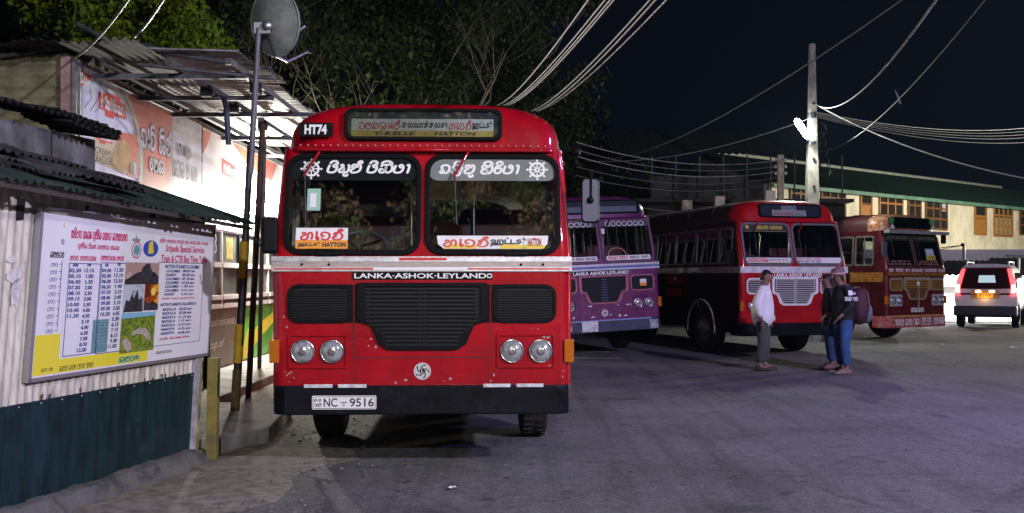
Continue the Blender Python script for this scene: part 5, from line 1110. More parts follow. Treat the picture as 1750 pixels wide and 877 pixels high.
light('street_light', 'SPOT', (px - .42, py - .6, 5.35), 650, (.95, 1.0, .88), .12, target=(px - 1.6, py - 3.2, 0), angle=165, blend=.35)
sp = P(1334, 265, 31); post('wooden_pole', [(sp.x, 31, 0), (sp.x, 31, sp.z)], [.13, .1], mat('pole_wood', (.34, .30, .22), .85, var=.4), 'short pale pole with insulators left of the street lamp pole', 'pole')
io_ = MB()
for j in range(3):
    for s_ in (-1, 1): io_.lathe([(.03, -.05), (.05, -.02), (.03, .0), (.05, .03), (.02, .05)], mat('porcelain', (.4, .4, .36), .35), Matrix.Translation((sp.x + s_ * .15, 31, sp.z - .15 - .2 * j)), 10)
    io_.tube([(sp.x - .15, 31, sp.z - .17 - .2 * j), (sp.x + .15, 31, sp.z - .17 - .2 * j)], .015, steel, 5)
rebase(thing(io_, 'insulator_rack', 'rack of porcelain insulators at the top of the short pale pole', 'insulator'))

# ------------------------------------------------------------------ overhead wires
wirem = mat('wire_grey', (.30, .30, .29), .5, .4); wired = mat('wire_dark', (.10, .10, .10), .6); twist = mat('wire_twisted', (.42, .42, .40), .45, .5, col2=(.05, .05, .05), scale=22, lo=.45, hi=.55)
def wire(p0, p1, sag, r, m, label, group=None, n=16):
    p0, p1 = Vector(p0), Vector(p1); pts = [p0.lerp(p1, t / n) - Vector((0, 0, sag * 4 * (t / n) * (1 - t / n))) for t in range(n + 1)]
    q = MB(); q.tube(pts, r, m, 5); o = q.build('overhead_wire'); tag(o, label, 'wire', group); return rebase(o)
for (x0, x1, e) in ((1004, 858, 0), (1036, 868, 3), (1046, 872, 4), (1052, 876, 2)): wire(P(x0 + 30, -40, 7), P(x1 - 8, 180, 24 + e * .2), .15, .011, wirem, 'pale wire of the bundle rising over the middle of the red bus roof', 'wires of the bundle over the bus roof middle')
for (x0, x1) in ((1112, 914), (1122, 922), (1143, 926)): wire(P(x0 + 34, -40, 7.5), P(x1 - 6, 190, 24), .15, .012 if x0 < 1140 else .010, wirem if x0 < 1140 else twist, 'pale wire of the bundle rising over the right roof corner of the red bus', 'wires of the bundle over the bus roof corner')
cp = Vector((px + .1, py, 6.02))
wire(cp, P(1640, -60, 9), .5, .013, twist, 'thick twisted cable climbing from the concrete pole out of the top of the frame')
wire(P(1570, -20, 12), P(1005, 272, 38), .6, .011, wired, 'thin dark wire passing behind the concrete pole above the lamp')
wire(P(1700, -20, 12), P(1398, 258, 34), .5, .011, wired, 'thin dark wire at far right hung with a loose scrap')
wire(cp, P(1790, 312, 20), .25, .018, wirem, 'thick cable slanting down from the pole to the right edge')
for i, dy in enumerate((0, 6, 12, 18, 27)): wire((px + .1, py, 5.82 - .03 * i), P(1800, 212 + dy, 40), .35, .012, wired if i else wirem, 'thin wire of the bundle running from the pole to the right edge', 'wires running right from the pole')
wire((px - .1, py, 5.65), P(1000, 275, 34), .35, .014, wirem, 'pale cable from the concrete pole down to the left')
for i, (x, y) in enumerate(((985, 243), (985, 256), (985, 267), (985, 285), (985, 300))): wire((sp.x, 31, sp.z - .15 - .17 * i), P(x, y, 29), .35, .016 if i < 3 else .012, wirem if i in (0, 2) else wired, 'wire sagging left from the insulators of the short pale pole', 'wires left of the short pole')
wire((sp.x + .1, 31, sp.z - 1.5), P(1050, 345, 34), .3, .012, wirem, 'lowest pale wire drooping left from the short pole over the dark bus')
wire((px - .1, py, 2.95), P(1335, 370, 30), .05, .01, wirem, 'short wire from the concrete pole down to the red bus roof')
wire(P(118, 104, 11.2), P(232, -20, 8), .08, .012, wirem, 'plain grey cable rising from the shop roof out of the frame')
wire(P(200, 80, 12.5), P(290, -20, 8), .1, .014, twist, 'twisted white cable rising from the tarpaulin out of the frame')
q = MB(); a = P(1529, 152, 24); q.flat([(0, 0), (.12, -.2), (.16, -.36), (.1, -.34), (.02, -.1)], wired, frame(a, (1, 0, 0), (0, 0, 1))); rebase(thing(q, 'cloth_scrap', 'small scrap caught on the thin wire in the night sky', 'scrap'))

# ------------------------------------------------------------------ pale SUV, seen from behind
suv_p = mat('suv_silver', (.72, .71, .70), .35, coat=.6, var=.06); red_gl = glassmat('glass_red_dark', (.10, .02, .02), .12)
sv = empty('car', (15.2, 32.9, 0), 'pale sport utility vehicle with glowing red tail lamps driving away', 'car', R(-31)); sv.scale = (1.0, 1.0, 1.16)
q = MB()
def ring(y, lv): return [(-h, y + dy, z) for z, h, dy in lv] + [(h, y + dy, z) for z, h, dy in reversed(lv)]
low = lambda top: [(.42, .78, 0), (.5, .88, 0), (.8, .93, 0), (top - .06, .915, 0), (top, .88, 0)]
rows = [ring(y, low(t)) for y, t in ((0.0, 1.08), (.08, 1.1), (1, 1.1), (3.2, 1.08), (3.4, 1.05), (4.3, .98), (4.55, .85))]
for r_, kk in ((0, .96),): rows[0] = [(x * kk, y, z) for x, y, z in rows[0]]
q.grid(rows, suv_p); q.add(rows[0], [tuple(range(10))], suv_p); q.add(rows[-1], [tuple(range(10))[::-1]], suv_p)
gh = lambda h0, h1: [(1.07, h0, 0), (1.4, h0 - .06, 0), (1.66, h1, 0), (1.76, h1 - .12, 0), (1.79, .25, 0)]
def ringr(f): return [(-h, f(z), z) for z, h, _ in gh(.88, .74)] + [(h, f(z), z) for z, h, _ in reversed(gh(.88, .74))]
rr_ = [ringr(lambda z: .06 + (z - 1.07) * .42), ringr(lambda z: .25 + (z - 1.07) * .4), ringr(lambda z: 2.6 - (z - 1.07) * .4), ringr(lambda z: 3.35 - (z - 1.07) * 1.25)]
q.grid(rr_, suv_p); q.add(rr_[0], [tuple(range(10))], suv_p); q.build('body', sv)
RT_ = frame((0, .052, 1.07), (1, 0, 0), (0, .42, 1))
q = MB(); q.plate([(-.72, .02), (.72, .02), (.58, .62), (-.58, .62)], mat('suv_rear_glass', (.03, .004, .006), .06, coat=1), RT_, .012, w=.015); bg_ = q.build('rear_window', sv)
q = MB(); q.plate([(-.22, .2), (.3, .2), (.26, .42), (-.2, .42)], mat('suv_glass_glow', (.25, .32, .38), .3, emit=.6, ecol=(.7, .9, 1)), RT_, .003, w=.023); q.build('windscreen_glow', bg_)  # glowing plate stands in for light seen through the cabin
q = MB(); q.plate([(-.88, -.16), (.88, -.16), (.86, .1), (.70, .66), (-.70, .66), (-.86, .1)], mat('tail_red_dark', (.16, .006, .010), .2, coat=1), RT_, .012, w=.006); q.build('tail_panel', sv)
tl = mat('tail_lamp_lit', (.6, .02, .02), .3, emit=4.5, ecol=(1, .05, .06)); hot = mat('tail_lamp_hot', (1, .4, .3), .3, emit=40, ecol=(1, .35, .25))
for s_ in (-1, 1):
    q = MB(); q.plate([(s_ * .73, -.18), (s_ * .9, -.18), (s_ * .86, .3), (s_ * .70, .62), (s_ * .62, .62), (s_ * .74, .1)], tl, RT_, .03, w=.015); o = q.build('tail_lamp', sv); h_ = MB(); h_.plate(rrect(s_ * .82 - .045, s_ * .82 + .045, -.1, .13, .03), hot, RT_, .01, w=.036); h_.build('bulb', o)
    light('tail_light', 'POINT', Matrix.Translation(sv.location) @ Matrix.Rotation(R(-31), 4, 'Z') @ Vector((s_ * .84, -.25, 1.25)), .6, (1, .08, .08), .05)
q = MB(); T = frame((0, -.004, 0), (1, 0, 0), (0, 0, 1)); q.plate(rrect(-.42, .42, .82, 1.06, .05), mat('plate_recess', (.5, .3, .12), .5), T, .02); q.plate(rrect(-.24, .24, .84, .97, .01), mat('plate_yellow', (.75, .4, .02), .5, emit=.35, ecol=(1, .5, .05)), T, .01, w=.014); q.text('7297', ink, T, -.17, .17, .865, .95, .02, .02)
for x in (-.2, .2): q.plate(rrect(x - .08, x + .08, .99, 1.05, .02), mat('plate_lamp', (1, .6, .3), .5, emit=14, ecol=(1, .55, .22)), T, .012, w=.012)
q.build('license_plate', sv)
light('plate_light', 'POINT', Matrix.Translation(sv.location) @ Matrix.Rotation(R(-31), 4, 'Z') @ Vector((0, -.16, 1.0)), 2.5, (1, .5, .15), .05)
q = MB(); q.box(-.93, .93, -.12, .3, .34, .62, mat('suv_bumper', (.015, .015, .018), .5), bev=.05); q.box(-.7, .7, .1, 4.2, .3, .5, dark); q.build('bumper', sv)
q = MB()
for s_ in (-1, 1):
    Ts = frame((s_ * .9, 0, 0), (0, 1, 0), (0, 0, 1)); q.plate([(.35, 1.12), (2.0, 1.12), (2.0, 1.55), (.6, 1.55)], mat('suv_glass', (.01, .01, .012), .08), frame((s_ * .905, 0, 1.12), (0, 1, 0), (-s_ * .2, 0, 1)) @ Matrix.Translation((0, -1.12, 0)), .01)
    q.plate([(2.06, 1.12), (3.1, 1.12), (2.75, 1.55), (2.06, 1.55)], mat('suv_glass', (.01, .01, .012), .08), frame((s_ * .905, 0, 1.12), (0, 1, 0), (-s_ * .2, 0, 1)) @ Matrix.Translation((0, -1.12, 0)), .01)
q.build('side_window', sv)
q = MB()
for s_ in (-1, 1): q.tube([(s_ * .62, .6, 1.84), (s_ * .62, 2.4, 1.84)], .025, alu, 6); [q.box(s_ * .62 - .02, s_ * .62 + .02, y, y + .08, 1.75, 1.84, alu) for y in (.62, 2.3)]
q.build('roof_rail', sv)
for s_ in (-1, 1):
    for y in (.85, 3.55):
        T = frame((0, 0, 0), (0, 1, 0), (0, 0, 1)) if s_ > 0 else frame((0, 0, 0), (0, -1, 0), (0, 0, 1)); q = MB(); q.lathe([(.2, -.1), (.33, -.11), (.36, -.08), (.36, .08), (.33, .11), (.22, .1), (.2, .06)], rubber, T, 24); o = q.build('wheel', sv); o.location = (s_ * .82, y, .36)
        q = MB(); q.lathe([(0, .05), (.06, .06), (.18, .03), (.22, .09), (.215, -.05)], alu, T, 20); q.build('rim', o)

# ------------------------------------------------------------------ people
def skinned(name, nodes, edges, m, parent, sub=2, root=0):
    me = bpy.data.meshes.new(name); me.from_pydata([n[0] for n in nodes], edges, []); o = bpy.data.objects.new(name, me); COL.objects.link(o)
    md = o.modifiers.new('s', 'SKIN'); md.use_smooth_shade = True
    for i, n in enumerate(nodes):
        d = me.skin_vertices[0].data[i]; r = n[1]; d.radius = r if isinstance(r, tuple) else (r, r); d.use_root = (i == root)
    o.modifiers.new('u', 'SUBSURF').levels = sub
    dg = bpy.context.evaluated_depsgraph_get(); ev = o.evaluated_get(dg); nm = bpy.data.meshes.new_from_object(ev); o.modifiers.clear(); o.data = nm; nm.materials.clear(); nm.materials.append(m)
    for p_ in nm.polygons: p_.use_smooth = True; p_.material_index = 0
    o.parent = parent; return o
def chain(nodes, edges, start, pts):
    prev = start
    for p_ in pts: nodes.append(p_); edges.append((prev, len(nodes) - 1)); prev = len(nodes) - 1
    return prev
def person(label, loc, yaw, J, shirt, trouser, shoe, scale=1.0, loose=.0, hat=None, sleeve=True, hair_long=False, untucked=False):
    p_ = empty('person', loc, label, 'person', yaw); p_.scale = (scale * 1.13, scale * 1.13, scale)
    # body: figure faces +x, one continuous skin
    n = [((0, 0, .94), (.10, .13))]; e = []
    c = chain(n, e, 0, [((.0, 0, 1.12), (.095, .12)), (J['chest'], (.10, .15)), (J['neck'], .058)])
    ch = c - 1; H = Vector(J['head'])
    h = chain(n, e, c, [(tuple(H + Vector((-.015, 0, -.09))), .062), (tuple(H), (.088, .074)), (tuple(H + Vector((-.01, 0, .075))), (.07, .062))])
    f = J['face']; F_ = Vector((math.cos(f), math.sin(f), 0)); Sd = Vector((-F_.y, F_.x, 0))
    for s_ in (-1, 1):
        S_ = J['arm'][s_]; k_ = chain(n, e, ch, [(S_[0], .055), (S_[1], .043), (S_[2], .03)])
        d = (Vector(S_[2]) - Vector(S_[1])).normalized(); b_ = Vector(S_[2]) + d * .07; k2 = chain(n, e, k_, [(tuple(b_), (.036, .024))])
        a_ = d.cross(Vector((0, 0, 1)) if abs(d.z) < .8 else Vector((1, 0, 0))).normalized()
        for i, (off, ln) in enumerate(((-.024, .062), (-.008, .074), (.008, .07), (.024, .055))): chain(n, e, k2, [(tuple(b_ + a_ * off + d * .03), .0095), (tuple(b_ + a_ * off + d * (.03 + ln * .55) + Vector((0, 0, -.006))), .0085), (tuple(b_ + a_ * off * .9 + d * (.03 + ln) + Vector((0, 0, -.018))), .007)])
        chain(n, e, k_, [(tuple(Vector(S_[2]) + d * .03 + a_ * -.035), .011), (tuple(Vector(S_[2]) + d * .075 + a_ * -.05), .009)])
    for s_ in (-1, 1):
        L_ = J['leg'][s_]; chain(n, e, 0, [(L_[0], .085), (L_[1], .056), (L_[2], .04), (L_[3], (.036, .028))])
    body = skinned('body', n, e, skin, p_)
    # face
    q = MB(); fc = H + F_ * .078
    q.lathe([(.001, .032), (.013, .018), (.017, 0)], skin, frame(H + F_ * .075 + Vector((0, 0, -.012)), Sd, (0, 0, 1)), 8); q.build('nose', body)
    for s_ in (-1, 1):
        q = MB(); q.lathe([(.0, .008), (.012, .004), (.014, 0)], mat('eye_white', (.55, .53, .5), .3), frame(fc + Sd * s_ * .03 + Vector((0, 0, .018)), Sd, (0, 0, 1)), 8); q.lathe([(.0, .010), (.006, .008), (.006, .004)], hairm, frame(fc + Sd * s_ * .03 + Vector((0, 0, .018)), Sd, (0, 0, 1)), 8); q.build('eye', body)
        q = MB(); q.lathe([(.0, .012), (.02, .01), (.028, 0)], skin, frame(H + Sd * s_ * .074 + Vector((0, 0, -.005)), F_, (0, 0, 1)), 8); q.build('ear', body)
    q = MB(); q.box(-.024, .024, -.006, .006, 0, .006, mat('lips', (.12, .04, .035), .5), frame(fc + Vector((0, 0, -.052)) - F_ * .006, Sd, (0, 0, 1)), bev=.002); q.build('mouth', body)
    # hair cap
    q = MB(); rows = []
    for i in range(9):
        t = i / 8; rows.append([tuple(H + F_ * (-.014 + .094 * math.sin(t * 1.65 * (1 - .45 * max(0, math.cos(a)))) * math.cos(a)) + Sd * (.084 * math.sin(t * 1.65 * (1 - .45 * max(0, math.cos(a)))) * math.sin(a)) + Vector((0, 0, .015 + .118 * math.cos(t * 1.65 * (1 - .45 * max(0, math.cos(a)))) - (.06 * t * t * max(0, -math.cos(a)))))) for a in [2 * math.pi * k_ / 20 for k_ in range(20)]])
    q.grid(rows, hairm, None, True, True); q.build('hair', p_)
    if hair_long:
        q = MB(); q.tube([H + F_ * -.05 + Vector((0, 0, .05)), H + F_ * -.10 + Vector((0, 0, -.08)), H + F_ * -.09 + Vector((0, 0, -.22))], [.06, .075, .04], hairm, 10); q.build('hair_bun', p_)
    # shirt
    n = [((.0, 0, .72 if untucked else .80), (.11 + loose * .6, .14 + loose * .6))]; e = []
    c = chain(n, e, 0, [((.0, 0, .95), (.128 + loose, .158 + loose)), ((.0, 0, 1.15), (.122 + loose, .15 + loose)), (J['chest'], (.118 + loose * .6, .168)), (tuple(Vector(J['neck']) - Vector((0, 0, .02))), .075)]); ch = c - 1
    for s_ in (-1, 1):
        S_ = J['arm'][s_]; E_ = Vector(S_[1]); W_ = Vector(S_[2]); chain(n, e, ch, [(S_[0], .078), (S_[1], .062 + loose * .3)] + ([(tuple(E_.lerp(W_, .93)), .046)] if sleeve else []))
    skinned('shirt' if untucked else 'jacket', n, e, shirt, p_)
    n = [((0, 0, .97), (.118, .148))]; e = []
    for s_ in (-1, 1):
        L_ = J['leg'][s_]; chain(n, e, 0, [(L_[0], .108), (L_[1], .083), (tuple(Vector(L_[1]).lerp(Vector(L_[2]), .9)), .066)])
    skinned('trousers', n, e, trouser, p_)
    for s_ in (-1, 1):
        L_ = J['leg'][s_]; A_ = Vector(L_[2]); To = Vector(L_[3]); d = (To - A_); d.z = 0; d.normalize(); T = frame((A_.x, A_.y, 0), d, Vector((-d.y, d.x, 0)))
        q = MB(); rows = []
        for i, (u_, hw_, hh) in enumerate(((-.075, .02, .05), (-.06, .036, .085), (0, .04, .095), (.07, .042, .07), (.14, .048, .055), (.19, .036, .04), (.205, .012, .025))): rows.append([(u_, hw_ * math.cos(a), max(.003, .003 + hh * max(0, math.sin(a)) if a <= math.pi else .003)) for a in [2 * math.pi * k_ / 14 for k_ in range(14)]])
        q.grid(rows, shoe, T, True, True); q.build('shoe', p_)
    if hat:
        q = MB(); rows = []; hm, hb = hat
        for i in range(8):
            t = i / 7; rr = (.004, .045, .075, .092, .1, .104, .106, .104)[i]; zz = (.185, .177, .160, .135, .105, .08, .055, .035)[i]; rows.append([tuple(H + F_ * (-.012 + rr * math.cos(a)) + Sd * rr * .92 * math.sin(a) + Vector((0, 0, zz - .0 + .02 * math.cos(a) * (1 - t) * -1))) for a in [2 * math.pi * k_ / 22 for k_ in range(22)]])
        q.grid(rows[:6], hm, None, True, True); q.grid(rows[5:7], hb, None, True, True); q.grid(rows[6:], hm, None, True, True); q.lathe([(0, .03), (.022, .02), (.02, 0)], hm, Matrix.Translation(H + Vector((-.02, 0, .178))), 8); q.build('beanie', p_)
    return p_
def arms(l, r): return {1: l, -1: r}
J1 = dict(chest=(.02, 0, 1.36), neck=(.035, 0, 1.50), head=(.065, 0, 1.625), face=R(-28), arm={1: ((.03, .19, 1.42), (.02, .27, 1.15), (.10, .26, .92)), -1: ((.01, -.20, 1.42), (-.09, -.28, 1.16), (-.03, -.27, .90))},
          leg={1: ((.02, .09, .86), (.05, .11, .48), (.03, .12, .08), (.16, .12, .035)), -1: ((-.01, -.09, .86), (.0, -.10, .48), (-.05, -.1, .08), (.08, -.13, .035))})
person('man in a loose white shirt and dark grey trousers facing the two others', P(1303, 632, 17.9) * 1.0 if False else (4.38, 17.9, 0), R(-12), J1, mat('shirt_white', (.80, .79, .80), .8, var=.06, scale=5, bump=.5), mat('trouser_grey', (.055, .06, .055), .85, var=.2, scale=6, bump=.3), mat('shoe_brown', (.05, .03, .022), .6), 1.0, .065, untucked=True)
J2 = dict(chest=(.02, 0, 1.37), neck=(.04, 0, 1.51), head=(.10, 0, 1.62), face=R(-8), arm={1: ((.02, .2, 1.43), (-.02, .27, 1.15), (.14, .24, .98)), -1: ((.02, -.2, 1.43), (-.02, -.27, 1.15), (.16, -.22, 1.0))},
          leg={1: ((.0, .09, .86), (.03, .11, .48), (.0, .12, .08), (.14, .13, .035)), -1: ((.0, -.10, .86), (.02, -.12, .48), (-.04, -.13, .08), (.1, -.15, .035))})
jeans = mat('jeans_blue', (.03, .085, .22), .85, var=.3, scale=7, bump=.4); jk = mat('jacket_black', (.008, .009, .013), .75, var=.3)
pb = person('man in beanie, black jacket and blue jeans wearing a large backpack', (5.60, 17.3, 0), R(186), J2, jk, jeans, mat('shoe_tan', (.22, .14, .12), .6), 1.0, .06, hat=(mat('beanie_wool', (.22, .13, .12), .9, bump=.6, scale=40, var=.3), mat('beanie_band', (.5, .32, .30), .9)))
q = MB(); Tj = frame((.02, -.235, 1.28), (-1, 0, 0), (0, 0, 1))
Tj = frame((.02, .30, 1.3), (-1, 0, 0), (.0, -.1, 1))
small_text_rows(q, Tj, -.10, .10, -.075, -.005, white, 8, .012); small_text_rows(q, Tj, -.03, .07, .03, .07, white, 4, .012); q.box(-.04, .02, .02, .10, .008, .011, white, Tj); q.build('sleeve_print', pb)
J3 = dict(chest=(.02, 0, 1.34), neck=(.045, 0, 1.47), head=(.085, 0, 1.585), face=R(10), arm={1: ((.02, .17, 1.40), (-.02, .22, 1.13), (.06, .21, .9)), -1: ((.02, -.17, 1.40), (-.03, -.22, 1.12), (.05, -.22, .9))},
          leg={1: ((.0, .085, .86), (.03, .1, .48), (.0, .1, .08), (.13, .1, .035)), -1: ((.0, -.085, .86), (.01, -.1, .48), (-.03, -.1, .08), (.1, -.1, .035))})
person('dark haired person in black jacket and jeans standing behind the backpacker', (5.68, 18.2, 0), R(176), J3, jk, mat('jeans_dark', (.025, .06, .16), .85, var=.3, scale=7), mat('shoe_maroon', (.12, .05, .06), .6), .985, .04, hair_long=True)
# backpack
bp_ = empty('backpack', (5.60 + .27, 17.34, .98), 'large maroon and grey backpack on the back of the man in the beanie', 'backpack', R(186))
bk = mat('pack_maroon', (.055, .012, .022), .7, var=.3, scale=8, bump=.3); bgx = mat('pack_grey', (.13, .14, .18), .7, var=.2, scale=8)
def blob(cx, cy, cz, rx, ry, rz, e=2.6, n=18):
    rows = []
    for i in range(n + 1):
        t = -math.pi / 2 + math.pi * i / n; ct, st = math.cos(t), math.sin(t); f_ = lambda x, p: math.copysign(abs(x) ** (2 / p), x)
        rows.append([(cx + rx * f_(ct, e) * f_(math.cos(a), e), cy + ry * f_(ct, e) * f_(math.sin(a), e), cz + rz * f_(st, e)) for a in [2 * math.pi * k_ / 22 for k_ in range(22)]])
    return rows
q = MB(); q.grid(blob(-.0, 0, .16, .155, .20, .32), bk, None, True, True); q.build('main_bag', bp_)
q = MB(); q.grid(blob(-.12, 0, .03, .085, .16, .17), bgx, None, True, True); q.build('front_pocket', bp_)
q = MB()
for s_ in (-1, 1): q.tube([(.1, s_ * .1, .40), (.24, s_ * .13, .45), (.40, s_ * .14, .33), (.40, s_ * .15, .12), (.16, s_ * .16, -.02)], .018, mat('strap_black', (.01, .01, .012), .7), 6)
q.build('shoulder_strap', bp_)
# ------------------------------------------------------------------ trees on the slope behind
def leaf_mesh(name, centers, n_per, spread, size, mats, parent=None, seed=1, droop=.3):
    r = np.random.default_rng(seed); C_ = np.asarray(centers, float); N = len(C_) * n_per
    base = np.repeat(C_, n_per, 0); d = r.normal(size=(N, 3)); d /= np.linalg.norm(d, axis=1)[:, None]
    pos = base + d * (spread * r.random((N, 1)) ** .5) * np.array([1, 1, .7])
    a = r.normal(size=(N, 3)); a[:, 2] -= droop; a /= np.linalg.norm(a, axis=1)[:, None]
    b_ = np.cross(a, r.normal(size=(N, 3))); b_ /= np.linalg.norm(b_, axis=1)[:, None]
    s_ = size * (.6 + .8 * r.random((N, 1)))
    v = np.stack([pos, pos + a * s_ * .5 + b_ * s_ * .28, pos + a * s_, pos + a * s_ * .5 - b_ * s_ * .28], 1).reshape(-1, 3)
    me = bpy.data.meshes.new(name); me.vertices.add(N * 4); me.vertices.foreach_set('co', v.astype('f').ravel()); me.loops.add(N * 4); me.loops.foreach_set('vertex_index', np.arange(N * 4, dtype='i'))
    me.polygons.add(N); me.polygons.foreach_set('loop_start', np.arange(0, N * 4, 4, dtype='i')); 
    for m in mats: me.materials.append(m)
    me.polygons.foreach_set('material_index', np.repeat(r.integers(0, len(mats), len(C_)), n_per).astype('i')); me.update(calc_edges=True); me.validate()
    o = bpy.data.objects.new(name, me); COL.objects.link(o)
    if parent is not None: o.parent = parent
    return o
leafA = [mat('leaf_%s' % n, c, .6, spec=.12) for n, c in (('bright', (.12, .20, .008)), ('mid', (.08, .14, .008)), ('yellow', (.15, .19, .008)))]
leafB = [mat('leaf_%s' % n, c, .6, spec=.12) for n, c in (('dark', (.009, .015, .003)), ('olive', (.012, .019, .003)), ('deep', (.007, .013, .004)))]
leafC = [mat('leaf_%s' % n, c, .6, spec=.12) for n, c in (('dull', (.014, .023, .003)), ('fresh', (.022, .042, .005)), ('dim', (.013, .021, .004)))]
bark = mat('bark', (.13, .115, .085), .9, var=.4, scale=6); bark2 = mat('bark_pale', (.11, .095, .06), .9, var=.3, scale=6)
def grow(mb, m, p0, d, L_, r0, depth, rnd, tips, nseg=5, bend=.25, split=3, up=.1):
    pts = [Vector(p0)]; d = Vector(d).normalized(); rr = [r0]
    for i in range(nseg):
        d = (d + Vector((rnd.gauss(0, bend), rnd.gauss(0, bend), rnd.gauss(up, bend * .6))) * .5).normalized(); pts.append(pts[-1] + d * L_ / nseg); rr.append(r0 * (1 - .55 * (i + 1) / nseg))
    mb.tube(pts, rr, m, 7 if depth > 1 else 5, cap=False)
    if depth == 0: tips.append(tuple(pts[-1])); tips.append(tuple(pts[-3])); return
    for k_ in range(split):
        i = rnd.randint(max(1, nseg // 2), nseg); a = rnd.uniform(0, 6.283); nd = (d + Vector((math.cos(a), math.sin(a), rnd.uniform(-.2, .6))) * rnd.uniform(.6, 1.1)).normalized()
        grow(mb, m, pts[i], nd, L_ * rnd.uniform(.6, .8), rr[i] * .7, depth - 1, rnd, tips, nseg, bend, split, up)
def tree(loc, label, h, seed, leaves, n_per, spread, size, depth=3, split=3, r0=.22, barkm=None, extra=(), droop=.3, first=.4):
    rnd = random.Random(seed); t = empty('tree', loc, label, 'tree'); mb = MB(); tips = []
    grow(mb, barkm or bark, (0, 0, -.3), (rnd.uniform(-.1, .1), rnd.uniform(-.1, .1), 1), h * first, r0, depth, rnd, tips, split=split)
    mb.build('trunk', t); tips += list(extra)
    leaf_mesh('crown', tips, n_per, spread, size, leaves, t, seed, droop); return t
# slope
q = MB(); rows = []; hillm = mat('hill_soil', (.02, .022, .012), .95, var=.5, scale=1)
for j in range(12):
    y = 24 + j * 3.2; rows.append([(x, y, max(-.05, (.62 * (y - 27)) * min(1, max(0, (3.0 - x + .12 * (y - 27)) / 9)) + random.uniform(-.2, .2) - .25)) for x in [-60 + 3 * i for i in range(28)]])
q.grid(rows, hillm); tag(q.build('hillside'), kind='structure')
rnd = random.Random(3)
def ell(cx, cy, cz, rx, ry, rz, n): 
    out = []
    while len(out) < n:
        x, y, z = [rnd.uniform(-1, 1) for _ in range(3)]
        l_ = x * x + y * y + z * z
        if .35 < l_ < 1: out.append((cx + rx * x, cy + ry * y, cz + rz * z))
    return out
tree((-7.2, 19.5, 0), 'bright green leafy tree rising behind the shop canopy', 7.4, 11, leafA, 150, .5, .12, depth=3, split=3, r0=.18, extra=ell(.4, -.4, 5.9, 1.5, 1.3, 1.2, 60) + ell(-.6, .4, 7.3, 1.6, 1.4, 1.3, 40), first=.45)
tree((-1.05, 30, 0), 'dense tall tree with ragged right edge against the night sky', 15, 5, leafC, 150, .7, .15, depth=4, split=3, r0=.3, extra=ell(-.3, -.5, 7.8, 2.0, 1.6, 2.4, 90) + ell(-.2, -.4, 4.6, 1.6, 1.6, 2.2, 70) + ell(-1.8, .2, 10, 2.2, 1.8, 2.2, 80), first=.35)
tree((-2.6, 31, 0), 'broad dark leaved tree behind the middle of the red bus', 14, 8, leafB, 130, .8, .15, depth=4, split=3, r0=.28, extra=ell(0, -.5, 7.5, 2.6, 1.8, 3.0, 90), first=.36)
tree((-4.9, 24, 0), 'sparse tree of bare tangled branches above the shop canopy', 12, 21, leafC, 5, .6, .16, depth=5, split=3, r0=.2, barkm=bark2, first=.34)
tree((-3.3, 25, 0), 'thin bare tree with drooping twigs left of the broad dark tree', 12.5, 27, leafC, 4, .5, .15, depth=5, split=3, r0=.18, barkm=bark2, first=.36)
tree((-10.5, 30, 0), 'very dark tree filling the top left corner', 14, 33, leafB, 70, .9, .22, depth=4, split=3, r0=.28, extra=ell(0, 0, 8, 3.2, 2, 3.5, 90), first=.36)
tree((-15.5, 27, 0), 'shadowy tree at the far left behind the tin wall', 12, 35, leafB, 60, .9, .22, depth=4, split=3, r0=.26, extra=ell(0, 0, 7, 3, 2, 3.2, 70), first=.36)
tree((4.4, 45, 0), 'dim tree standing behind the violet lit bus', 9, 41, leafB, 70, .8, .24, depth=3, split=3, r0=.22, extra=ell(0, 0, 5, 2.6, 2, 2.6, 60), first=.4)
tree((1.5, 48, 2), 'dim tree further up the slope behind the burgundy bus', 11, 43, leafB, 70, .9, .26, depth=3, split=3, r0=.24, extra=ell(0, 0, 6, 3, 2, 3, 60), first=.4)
# far wood: one dark mass up the slope
cs = []
for i in range(420):
    x = rnd.uniform(-30, 3); y = rnd.uniform(34, 52); zb_ = max(0, .62 * (y - 27) * min(1, max(0, (3.0 - x + .12 * (y - 27)) / 9))); cs.append((x, y, zb_ + rnd.uniform(.3, 6.5)))
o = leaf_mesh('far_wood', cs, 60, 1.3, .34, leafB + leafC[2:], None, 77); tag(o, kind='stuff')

# ------------------------------------------------------------------ small things on the ground
def weed(x, y, h, label, group=None):
    r_ = random.Random(int(x * 100)); q = MB()
    for i in range(26):
        a = r_.uniform(0, 6.28); l_ = h * r_.uniform(.5, 1); b0_ = Vector((r_.gauss(0, .06), r_.gauss(0, .06), 0)); tip = b0_ + Vector((math.cos(a) * l_ * .6, math.sin(a) * l_ * .6, l_ * .8)); s_ = Vector((-math.sin(a), math.cos(a), 0)) * .012
        mid = b0_.lerp(tip, .5) + Vector((0, 0, .03)); q.add([b0_ - s_, b0_ + s_, mid + s_ * 1.4, mid - s_ * 1.4, tip], [(0, 1, 2, 3), (3, 2, 4)], leafA[i % 3])
    o = q.build('weed'); o.location = (x, y, .01); tag(o, label, 'weed', group)
weed(-2.72, 9.02, .16, 'tuft of weeds at the kiosk corner beside the yellow stub post'); weed(-3.45, 10.35, .12, 'tuft of weeds where slab and pavement meet')
q = MB(); st = mat('pebble', (.15, .14, .125), .9, var=.4)
